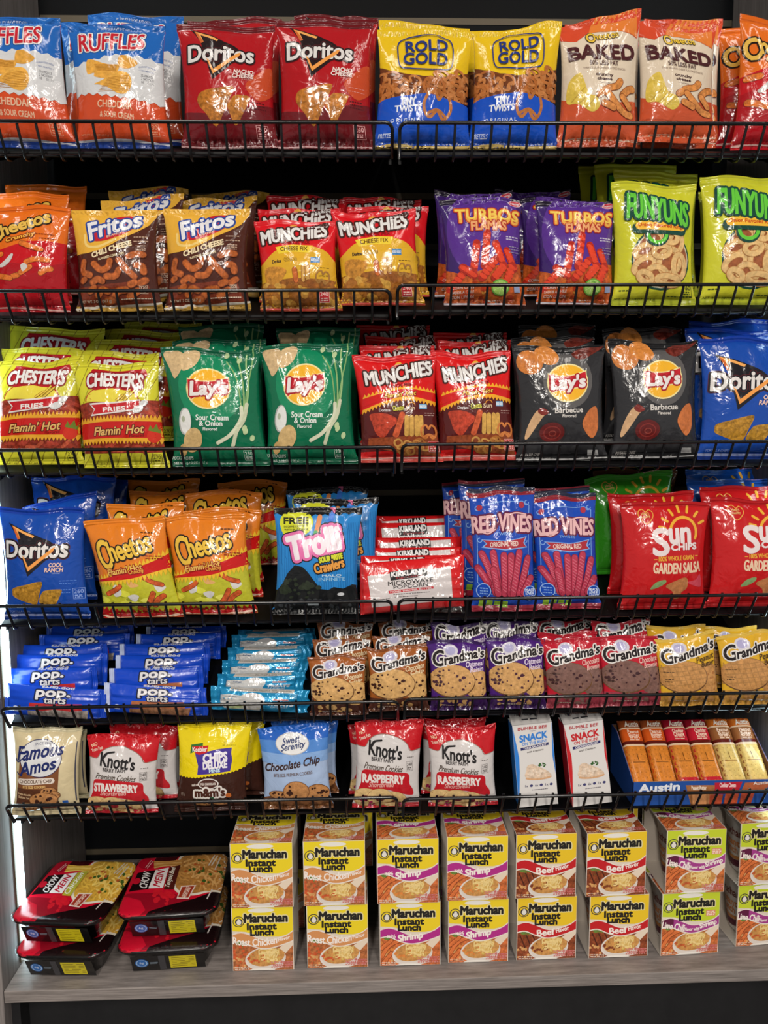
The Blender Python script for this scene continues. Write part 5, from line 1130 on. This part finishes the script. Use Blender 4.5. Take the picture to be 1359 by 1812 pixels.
yellow = tray_ink(('C89A38', 'DDB248', 'CFA03A', 'E6C468'), 'A8A032', 'Chicken'); brown = tray_ink(('A8743A', 'C08A48', 'B07A3A', 'D0A060'), '4A1A14', 'Teriyaki Beef')
TD = 'red and black noodle tray'
tray(-.318, 1.213, BOARD_Z+.0006, 3, brown, 'bottom of the right tray stack', TD); tray(-.318, 1.218, BOARD_Z+.0565, 3, brown, 'top of the right tray stack with brown noodles', TD)
tray(-.476, 1.206, BOARD_Z+.0006, -3, yellow, 'bottom of the left tray stack', TD, w=.146); tray(-.477, 1.207, BOARD_Z+.0565, -5, yellow, 'top of the left tray stack with yellow noodles', TD, w=.148)

# boxed salad kits
def kit_ink(c, l2):
    k = Ink((870, 1250, 5.909))
    k.poly([(150, 180), (165, 200), (250, 545), (262, 700), (268, 1090), (240, 1090)], c); k.poly([(592, 180), (580, 190), (618, 545), (680, 760), (735, 1000), (760, 1000)], c)
    k.txt('BUMBLE BEE', 378, 232, 308, 32, 'A8202C', bold=3.5, rot=-1); k.poly([(340, 262), (420, 262), (380, 270)], '3A3A6A')
    k.txt('SNACK', 395, 328, 295, 72, c, bold=7, rot=-6); k.txt('ON THE RUN!', 407, 392, 262, 32, c, bold=2.5, rot=-5)
    k.poly([(262, 440), (565, 400), (568, 430), (265, 470)], '2A2C60'); k.txt(l2, 416, 436, 250, 22, 'D8D4DC', bold=2.5, rot=-7); k.txt('with Crackers', 424, 482, 180, 20, '4A4440', rot=-6, bold=1, shear=.3)
    k.ell(480, 775, 150, 28, 'CDA078', 0, .2); k.blob([(330, 760), (335, 690), (345, 640), (400, 625), (450, 650), (540, 690), (600, 730), (615, 765), (480, 785)], 'D3BBA4', .5); k.bits(450, 720, 90, 40, 20, 10, 24, 'E0CDBA', .4); k.bits(512, 640, 38, 26, 12, 8, 16, '2F5A26', .4)
    for i, t in enumerate(('1x', '6x', '1x')): k.txt(t, 345+i*116, 858, 34, 24, '3A3A5A', bold=1.5); k.ell(400+i*114, 858, 18, 14, '3A3A6A')
    k.fine(410, 895, 590, 915, 1, '5A5660', 8); k.fine(330, 975, 600, 990, 1, 'B0A8A4', 6)
    return k
def kit_top():
    k = Ink()
    for i in range(3): k.txt('1x', 18+i*26, 40, 9, 16, '2A2A30', bold=.6); k.ell(28+i*26, 40, 4, 9, '2A2A30')
    k.fine(28, 62, 72, 78, 1, '2A2A30', 8); k.line([(0, 99), (100, 99)], 2, '8A8684'); return k
def kit_box(bx, tx, ty, wpx, c, l2, desc, where):
    k = kit_ink(c, l2); q = [tuple(k.px(p)) for p in [(162, 194), (584, 188), (728, 1082), (262, 1086)]]
    w, h, d = .064, .140, .036
    faces = [((-w/2, 0, 0), (w, 0, 0), (0, 0, h), 'D2CFCD', k, q), ((-w/2, 0, h), (w, 0, 0), (0, d, .016), 'C2BFBD', kit_top(), [(0, 0), (100, 0), (100, 100), (0, 100)]), ((-w/2, d, 0), (0, -d, 0), (0, 0, h), c, None, None), ((w/2, 0, 0), (0, d, 0), (0, 0, h), c, None, None), ((w/2, d, 0), (-w, 0, 0), (0, 0, h), 'D2CFCD', None, None), ((-w/2, d, 0), (w, 0, 0), (0, -d, 0), 'D2CFCD', None, None)]
    o = link('snack_kit_box', panel_mesh('snack_kit_box', faces, MAT['card'])); z = deck(6, bx, 1.162)+.004
    B = at_y(bx, to_px((0, 1.167, z))[1], 1.167); o.location = (B[0], 1.167, z)
    Tp = at_y(tx, ty, 1.167+.007); v = Tp-B
    o.rotation_euler = (-R(3), math.atan2(v[0], v[2])*.6, 0); o.scale = (1, 1, v[2]/math.cos(R(3))/h)
    tag(o, desc+', '+where, 'snack kit box', 'boxed salad kits')
kit_box(953, 933, 1288, 78, '2F7ACC', 'TUNA SALAD KIT', 'white salad kit box with blue sides', 'beside the red sided one')
kit_box(1048, 1020, 1287, 78, 'BE1E26', 'CHICKEN SALAD KIT', 'white salad kit box with red sides', 'beside the blue sided one')

# cracker carton with its packs
def carton():
    x0, x1, y0, z0 = .432, .668, 1.166, deck(6, 1200, 1.166)+.0005
    k = Ink((1060, 1240, 4.545))
    k.poly([(660, 690), (900, 690), (860, 900), (680, 900)], 'A0683C', .3); k.poly([(895, 670), (1120, 660), (1080, 760), (890, 770)], 'B01C30'); k.poly([(1140, 670), (1350, 660), (1300, 760), (1110, 740)], 'A85A38', .2)
    k.poly([(700, 760), (840, 760), (840, 860), (700, 860)], 'C08454', .4); k.poly([(850, 770), (960, 770), (940, 860), (840, 860)], 'A8452A', .5); k.poly([(980, 765), (1090, 765), (1070, 850), (960, 850)], 'B04A2A', .5); k.poly([(1110, 760), (1220, 750), (1190, 850), (1090, 850)], 'A8442C', .5)
    k.txt('Austin', 445, 708, 330, 60, 'DADDE6', rot=-3, bold=7, shear=.3); k.txt('Peanut Butter', 765, 712, 120, 36, 'E0D0C0', bold=3); k.txt('Cheddar Cheese', 1000, 690, 130, 36, 'E8C8C8', bold=2.5); k.txt('Austin', 1268, 672, 120, 28, 'E0D8D0', bold=2, rot=-4)
    q = [tuple(k.px(p)) for p in [(240, 666), (1400, 640), (1400, 850), (200, 850)]]
    W, H = x1-x0, .040; d = .110; hb = .085
    back = Ink()
    faces = [((x0, y0, z0), (W, 0, 0), (0, 0, H), '1F4A94', k, q), ((x1, y0+.0015, z0), (-W, 0, 0), (0, 0, H), '8A6240', None, None), ((x0, y0, z0+H), (W, 0, 0), (0, .0015, 0), 'B08458', None, None),
             ((x1, y0+d, z0), (-W, 0, 0), (0, 0, hb), '1F4A94', None, None), ((x0, y0+d-.0015, z0), (W, 0, 0), (0, 0, hb), '7A5434', None, None), ((x0, y0+d, z0), (W, 0, 0), (0, -d, 0), '7A5434', None, None), ((x0, y0, z0+.002), (W, 0, 0), (0, d, 0), '7A5434', None, None)]
    lift = lambda f: tuple(np.array(f[0])+(0, 0, (f[0][1]-y0)*TILT[5]) if i == 0 else np.array(f[i])+((0, 0, f[i][1]*TILT[5]) if i < 3 else 0) if i < 3 else f[i] for i in range(6))
    me = panel_mesh('cracker_carton', [lift(f) for f in faces], MAT['card']); o = link('cracker_carton', me)
    for x, s in ((x0, 1), (x1-.0015, -1)):      # sloped side walls
        m = MB(); P = [(y0, z0), (y0+d, z0+d*TILT[5]), (y0+d, z0+hb+d*TILT[5]), (y0+d*.75, z0+hb+d*.75*TILT[5]), (y0, z0+H)]
        m.v = [(x, a, b) for a, b in P]+[(x+.0015, a, b) for a, b in P]; n = 5
        m.f = [tuple(range(n))[::-1], tuple(range(n, 2*n))]+[(i, (i+1) % n, n+(i+1) % n, n+i) for i in range(n)]
        m.c = [(*lin('1F4A94'), 0)]*n+[(*lin('8A6240'), 0)]*n if s > 0 else [(*lin('8A6240'), 0)]*n+[(*lin('1F4A94'), 0)]*n
        m.build('side_wall', MAT['card'], o)
    tag(o, 'open blue cardboard carton of cracker packs on the lowest wire shelf', 'carton')
    return x0, x1, y0, z0, H
cx0, cx1, cy0, cz0, cH = carton()
def pack_ink(kind_):
    k = Ink(); top, mid, cr, t1 = {'o': ('8A4420', 'C4531C', 'CB7A2C', 'Peanut'), 'c': ('8E1626', 'B81E30', 'C97C30', 'Cheddar'), 't': ('C06420', '8A5630', 'CDB068', 'Peanut')}[kind_]
    t2 = 'Cheese' if kind_ == 'c' else 'Butter'
    k.rect(-5, 44, 105, 205, cr, .35); k.line([(0, 72), (100, 72)], 1.5, '7A4A1C'); k.lines([[(48, 58), (50, 70)]], 3, '5A3010')
    for r in range(6):
        for c in range(5): k.ell(12+c*19, 52+r*8+(0 if r < 3 else 4), 2.0, .9, '9A5C20' if kind_ != 't' else 'A88848')
    if kind_ == 'c': k.rect(-5, 97, 105, 205, 'B01428')
    k.rect(-5, -5, 105, 44, mid); k.rect(-5, -5, 105, 16, top); k.rect(-5, 15, 105, 17.5, 'DDBFA0'); k.rect(-5, 38, 105, 43, '5A1A14'); k.rect(-5, 43, 105, 46, 'DDBFA0')
    k.poly([(40, 4), (58, 0), (72, 5)], '7A1A14'); k.txt('Austin', 55, 9, 62, 9, 'E0D8CC', bold=1.2, shear=.2); k.txt(t1, 55, 22, 52, 6, 'E8CDB8', bold=.8); k.txt(t2, 55, 28, 48, 6, 'E8CDB8', bold=.8); k.fine(32, 31, 80, 37, 2, 'DDBFA8', 1.5)
    return k
nk = 6; pw = (cx1-cx0-.006)/nk; PL = .112
for i, kd in enumerate(('o', 'o', 'c', 'c', 't', 't')):
    k = pack_ink(kd)
    if ('pack', kd) not in _nood:
        P = Pillow(pw*.97, PL, .020, 40+i, fs=.012, nar=.01, pw=.10, wr=.2, wave=.1, fp=7)
        _nood['pack', kd] = P.meshes('cracker_pack', k, [(0, 0), (100, 0), (100, 106), (0, 106)], {'o': 'C4531C', 'c': 'B81E30', 't': '8A5630'}[kd], 'B07A3A', '7A3A1C', MAT['wrap'])
    b, s0, s1 = _nood['pack', kd]; o = link('cracker_pack', b); link('end_seal', s0, o); link('end_seal', s1, o)
    o.matrix_world = Matrix.Translation((cx0+.003+pw*(i+.5), cy0+.0145, cz0+cH-.014)) @ Matrix.Rotation(-R(46), 4, 'X')
    tag(o, {'o': 'orange cracker sandwich pack with brown top', 'c': 'orange cracker sandwich pack with red label', 't': 'pale tan cracker sandwich pack'}[kd]+', '+['first', 'second', 'third', 'fourth', 'fifth', 'sixth'][i]+' from the left in the carton', 'cracker pack', 'cracker packs in the carton')
# ------------------------------------------------------------------ stocking the shelves
# put(kind, shelf, base x, top x, top y, width, depth, which one ...): the photograph's columns and tops, each at its own depth on its shelf
F, B2, B3, B4, B5 = 1.172, 1.222, 1.272, 1.318, 1.362
# top shelf
put('ruffles', 1, 50, 20, 33, 172, F, 'at the left edge of the top shelf', seed=1, slant=2)
put('ruffles', 1, 220, 206, 45, 170, F, 'standing right of the bag cut by the left edge', seed=2)
put('ruffles', 1, 196, 196, 43, 164, B2, 'squeezed in the gap between the two front ones')
put('ruffles', 1, 250, 246, 27, 168, B3, 'behind the front one left of the red bags')
put('nacho', 1, 408, 400, 45, 172, F+.004, 'front left of the pair', seed=1)
put('nacho', 1, 578, 574, 38, 172, F, 'front right of the pair', seed=2, slant=-1)
put('nacho', 1, 430, 420, 34, 166, B2+.004, 'behind the front left one')
put('nacho', 1, 598, 598, 29, 148, B2, 'behind the front right one')
put('nacho', 1, 596, 592, 33, 150, B3, 'third in line on the right')
put('rold', 1, 746, 753, 53, 170, F, 'front left of the pair', seed=1)
put('rold', 1, 906, 917, 48, 158, F+.003, 'front right of the pair', seed=2, slant=6)
put('rold', 1, 742, 752, 43, 160, B2, 'behind the front left one', seed=3, slant=-5)
put('rold', 1, 890, 886, 60, 150, B2+.032, 'behind the front right one')
put('baked', 1, 1056, 1063, 31, 146, F+.002, 'front left of the pair', seed=1, slant=13, lift=.004)
put('baked', 1, 1196, 1197, 42, 142, F+.006, 'front right of the pair', seed=2, lift=.010)
put('baked', 1, 1195, 1205, 35, 140, B2+.006, 'behind the front right one')
put('baked', 1, 1060, 1066, 44, 136, B2, 'behind the front left one')
put('crunchy', 1, 1366, 1383, 40, 150, F, 'cut by the right edge of the top shelf', seed=1, slant=-10)
put('crunchy', 1, 1338, 1340, 50, 150, B2+.004, 'behind the one cut by the right edge')
# second shelf
put('crunchy', 2, 50, 50, 366, 147, F, 'front one at the left end of the second shelf', seed=3)
put('crunchy', 2, 55, 58, 342, 140, B2, 'second in line at the left end of the second shelf')
put('crunchy', 2, 86, 88, 328, 142, B3, 'third in line at the left end of the second shelf')
put('fritos', 2, 213, 202, 372, 152, F, 'front left of the pair', seed=1)
put('fritos', 2, 368, 366, 370, 152, F+.004, 'front right of the pair', seed=2)
put('fritos', 2, 250, 252, 350, 146, B2, 'second in line on the left', seed=3, slant=5)
put('fritos', 2, 268, 268, 334, 140, B3, 'last in line on the left')
put('fritos', 2, 385, 382, 352, 146, B2+.032, 'second in line on the right', seed=4, slant=6)
put('fritos', 2, 412, 412, 341, 136, B3+.034, 'last in line on the right')
put('munch', 2, 534, 522, 391, 145, F, 'front left of the pair', seed=1)
put('munch', 2, 678, 660, 374, 150, F+.003, 'front right of the pair', seed=2, lift=.007)
put('munch', 2, 534, 532, 370, 146, B2, 'second in line on the left')
put('munch', 2, 545, 545, 348, 140, B3, 'third in line on the left')
put('munch', 2, 690, 688, 366, 144, B2+.003, 'second in line on the right', lift=.007)
put('munch', 2, 680, 678, 351, 138, B3+.003, 'third in line on the right', lift=.007)
put('turbos', 2, 858, 850, 352, 146, F, 'front left of the pair', seed=1)
put('turbos', 2, 1018, 1018, 357, 142, F+.003, 'front right of the pair', seed=2)
put('turbos', 2, 836, 838, 341, 138, B2, 'behind the front left one')
put('turbos', 2, 985, 988, 352, 138, B2+.003, 'behind the front right one')
put('turbos', 2, 940, 942, 338, 136, B3, 'at the back between the two lines')
put('funyuns', 2, 1156, 1156, 325, 152, F, 'front left of the pair', seed=1)
put('funyuns', 2, 1314, 1316, 313, 156, F+.003, 'front right one cut by the right edge', seed=2)
put('funyuns', 2, 1162, 1160, 304, 150, B2, 'second in line on the left', seed=3, slant=-4)
put('funyuns', 2, 1296, 1298, 340, 132, B2+.003, 'behind the one cut by the right edge')
put('funyuns', 2, 1124, 1122, 291, 146, B3, 'third in line on the left')
put('funyuns', 2, 1094, 1092, 294, 142, B4, 'last in line on the left')
# third shelf
put('chesters', 3, 70, 70, 637, 156, F+.012, 'front left of the pair', seed=1, slant=4)
put('chesters', 3, 225, 203, 643, 152, F-.002, 'front right of the pair', seed=2)
put('chesters', 3, 78, 76, 616, 144, B2+.008, 'second in line on the left', slant=-3, seed=3)
put('chesters', 3, 98, 98, 580, 172, B3, 'last in line on the left', seed=4, slant=-2)
put('chesters', 3, 220, 214, 623, 144, B2+.004, 'second in line on the right')
put('chesters', 3, 246, 245, 602, 142, B3-.004, 'third in line on the right')
put('chesters', 3, 262, 262, 585, 140, B4-.01, 'fourth in line on the right')
put('chesters', 3, 296, 294, 571, 136, B5-.012, 'last in line on the right')
put('sco', 3, 392, 371, 617, 172, F, 'front left of the pair', seed=1)
put('sco', 3, 552, 542, 609, 164, F+.004, 'front right of the pair', seed=2, slant=4)
put('sco', 3, 392, 388, 600, 164, B2, 'second in line on the left', seed=3, slant=3)
put('sco', 3, 398, 396, 575, 150, B3, 'last in line on the left')
put('sco', 3, 568, 566, 580, 148, B2+.02, 'behind the front right one')
put('hot', 3, 711, 697, 629, 148, F, 'front left of the pair', seed=1)
put('hot', 3, 846, 832, 623, 142, F+.004, 'front right of the pair', seed=2)
put('hot', 3, 708, 704, 612, 132, B2, 'second in line on the left', lift=.003)
put('hot', 3, 718, 716, 595, 136, B3, 'third in line on the left')
put('hot', 3, 698, 697, 576, 130, B4, 'last in line on the left', lift=.005)
put('hot', 3, 842, 840, 603, 130, B2+.012, 'second in line on the right')
put('hot', 3, 834, 832, 589, 130, B3, 'third in line on the right')
put('bbq', 3, 994, 989, 612, 164, F, 'front left of the pair', seed=1)
put('bbq', 3, 1160, 1155, 604, 160, F+.004, 'front right of the pair', seed=2)
put('bbq', 3, 980, 977, 596, 148, B2, 'second in line on the left')
put('bbq', 3, 986, 985, 574, 138, B3, 'last in line on the left')
put('bbq', 3, 1136, 1134, 580, 142, B2+.02, 'behind the front right one')
put('ranch', 3, 1318, 1322, 598, 172, F, 'cut by the right edge of the third shelf', seed=1)
put('ranch', 3, 1288, 1286, 582, 158, B2, 'second in line at the right end of the third shelf')
put('ranch', 3, 1290, 1290, 567, 152, B3, 'last in line at the right end of the third shelf')
# fourth shelf
put('ranch', 4, 86, 72, 899, 152, F, 'front one at the left end of the fourth shelf', seed=3, slant=-4)
put('ranch', 4, 106, 106, 882, 132, B2, 'crooked second one at the left end of the fourth shelf', seed=4, slant=16)
put('ranch', 4, 132, 130, 843, 148, B3+.004, 'third in line at the left end of the fourth shelf', seed=5)
put('ranch', 4, 166, 164, 850, 134, B4+.004, 'last in line at the left end of the fourth shelf')
put('chot', 4, 256, 219, 917, 142, F, 'front left of the pair', seed=1, slant=5)
put('chot', 4, 384, 362, 911, 144, F+.006, 'front right of the pair', seed=2, slant=3)
put('chot', 4, 266, 262, 891, 136, B2, 'second in line on the left')
put('chot', 4, 402, 397, 900, 138, B2, 'second in line on the right')
put('chot', 4, 296, 294, 868, 122, B3+.022, 'third in line on the left')
put('chot', 4, 402, 400, 869, 134, B3-.006, 'third in line on the right')
put('chot', 4, 294, 293, 849, 128, B4+.020, 'last in line on the left')
put('chot', 4, 452, 450, 851, 122, B4, 'last in line on the right')
put('trolli', 4, 560, 563, 898, 156, F+.002, 'front of the line', seed=1)
put('trolli', 4, 594, 597, 882, 150, B2-.004, 'second in the line')
put('trolli', 4, 580, 581, 863, 144, B3-.004, 'last in the line')
kp = put('kirk', 4, 730, 735, 995, 184, 1.168, 'front of the row in clear cellophane', seed=1, lean=8)
K_ = KIND['kirk']; cw = Pillow(K_['w']*1.045, K_['h']*1.01, .0235, 77, seals='lr', fs=.02, nar=.02, pw=.3, wr=1.2, wave=.2).meshes('cellophane_wrap', None, None, 'FFFFFF', 'FFFFFF', 'FFFFFF', MAT['clear'])[0]
link('cellophane_wrap', cw, kp)
for i, (tx, ty, w, wh) in enumerate([(729, 982, 178, 'second'), (738, 968, 164, 'third'), (741, 950, 158, 'fourth'), (737, 924, 142, 'fifth'), (736, 912, 138, 'sixth')]):
    put('kirk_b', 4, tx-2, tx, ty, w, 1.192+.0245*i+.012*(i > 2), wh+' from the front of the row', lean=8)
put('vines', 4, 893, 887, 862, 118, F, 'front left of the pair', seed=1)
put('vines', 4, 1006, 996, 872, 118, F+.003, 'front right of the pair', seed=2)
put('vines', 4, 872, 870, 849, 118, B2-.006, 'behind the front left one')
put('vines', 4, 836, 834, 853, 104, B3-.006, 'at the back left beside the popcorn')
put('vines', 4, 988, 986, 862, 114, B2-.004, 'behind the front right one')
put('sun', 4, 1171, 1177, 888, 160, F, 'front left of the pair', seed=1)
put('sun', 4, 1328, 1336, 882, 160, F+.003, 'front right one cut by the right edge', seed=2)
put('sun', 4, 1146, 1150, 872, 154, B2-.008, 'behind the front left one')
put('sun', 4, 1310, 1312, 860, 158, B2-.004, 'behind the one cut by the right edge')
put('sun_green', 4, 1122, 1112, 838, 156, B3, 'leaning behind the red bags', slant=8, seed=3)
put('sun_brown', 4, 1122, 1122, 832, 150, B4+.004, 'last in line behind the green one')
put('sun_blue', 4, 1292, 1290, 848, 160, B3-.004, 'third in line behind the red bags')
put('sun_blue', 4, 1288, 1286, 830, 154, B4, 'last in line behind the red bags')
# fifth shelf
for nm, L in (('tart_red', [(97, 92, 1206, 180), (88, 88, 1181, 166), (106, 105, 1157, 168), (112, 111, 1140, 158), (150, 150, 1122, 158), (160, 160, 1107, 152)]), ('tart_brown', [(276, 272, 1206, 180), (280, 277, 1181, 164), (288, 287, 1158, 162), (294, 292, 1138, 158), (316, 316, 1121, 148), (330, 330, 1108, 140)])):
    for i, (bx, tx, ty, w) in enumerate(L):
        put(nm, 5, bx, tx, ty, w, 1.173+.0265*i, ['front', 'second', 'third', 'fourth', 'fifth', 'last'][i]+' of its row', lean=8, lift=.0045, seed=1 if i == 0 else None)
for i, (tx, ty, w) in enumerate([(457, 1212, 172), (462, 1191, 152), (469, 1167, 150), (477, 1144, 146), (482, 1122, 142), (490, 1113, 136)]):
    put('rice', 5, tx+(3 if i == 0 else 0), tx, ty, w, 1.174+.028*i, ['front', 'second', 'third', 'fourth', 'fifth', 'last'][i]+' of the row', lean=8, lift=.0045, seed=1+i)
G = dict(lean=5)
C1, C2, C3 = 1.164, 1.196, 1.232
put('g_choc', 5, 600, 596, 1161, 104, C1, 'front left of the pair', seed=1, **G); put('g_choc', 5, 706, 702, 1143, 110, C1+.003, 'front right of the pair', seed=2, **G)
put('g_choc', 5, 606, 606, 1131, 104, C2+.006, 'second in line on the left', **G); put('g_choc', 5, 612, 612, 1101, 100, C3+.010, 'last in line on the left', **G)
put('g_choc', 5, 711, 711, 1125, 104, C2+.006, 'second in line on the right', **G); put('g_choc', 5, 720, 720, 1101, 100, C3+.008, 'last in line on the right', **G)
put('g_oat', 5, 813, 808, 1133, 106, C1+.002, 'front left of the pair', seed=1, **G); put('g_oat', 5, 916, 911, 1127, 106, C1+.002, 'front right of the pair', seed=2, **G)
put('g_oat', 5, 815, 814, 1103, 102, C2+.006, 'behind the front left one', **G); put('g_oat', 5, 906, 904, 1099, 100, C2+.006, 'behind the front right one', **G)
put('g_brown', 5, 1020, 1010, 1129, 108, C1+.002, 'front left of the pair', seed=1, **G); put('g_brown', 5, 1122, 1109, 1125, 112, C1+.004, 'front right of the pair', seed=2, **G)
put('g_brown', 5, 1008, 1004, 1119, 106, C2+.002, 'second in line on the left', **G); put('g_brown', 5, 1000, 998, 1098, 100, C3+.004, 'last in line on the left', **G); put('g_brown', 5, 1102, 1098, 1099, 106, C2+.008, 'behind the front right one', **G)
put('g_pb', 5, 1222, 1210, 1125, 110, C1+.002, 'front left of the pair', seed=1, slant=6, **G); put('g_pb', 5, 1330, 1322, 1119, 112, C1+.002, 'front right one cut by the right edge', seed=2, slant=4, **G)
put('g_pb', 5, 1198, 1195, 1107, 106, C2+.004, 'behind the front left one', **G); put('g_pb', 5, 1296, 1292, 1109, 96, C2+.004, 'behind the one cut by the right edge', **G)
# lowest wire shelf
put('amos', 6, 82, 84, 1287, 122, F-.004, 'front one beside the light strip', seed=1); put('amos', 6, 100, 102, 1290, 112, F+.042, 'behind the front one')
put('straw', 6, 216, 220, 1299, 128, F-.004, 'front of the line', seed=1); put('straw', 6, 248, 256, 1281, 122, F+.036, 'second in line', lean=8); put('straw', 6, 262, 266, 1286, 116, F+.074, 'last in line', lean=8)
put('keeb', 6, 374, 380, 1278, 130, F-.004, 'front of the pair', seed=1); put('keeb', 6, 404, 410, 1275, 122, F+.040, 'behind the front one')
put('sweet', 6, 528, 519, 1283, 126, F-.004, 'front of the pair', seed=1, slant=3); put('sweet', 6, 541, 541, 1273, 118, F+.040, 'behind the front one')
put('rasp', 6, 684, 689, 1274, 122, F-.004, 'front left of the pair', seed=1); put('rasp', 6, 820, 816, 1285, 124, F, 'front right of the pair', seed=2, slant=2)
put('rasp', 6, 670, 676, 1278, 118, F+.036, 'behind the front left one'); put('rasp', 6, 798, 802, 1271, 116, F+.040, 'behind the front right one')
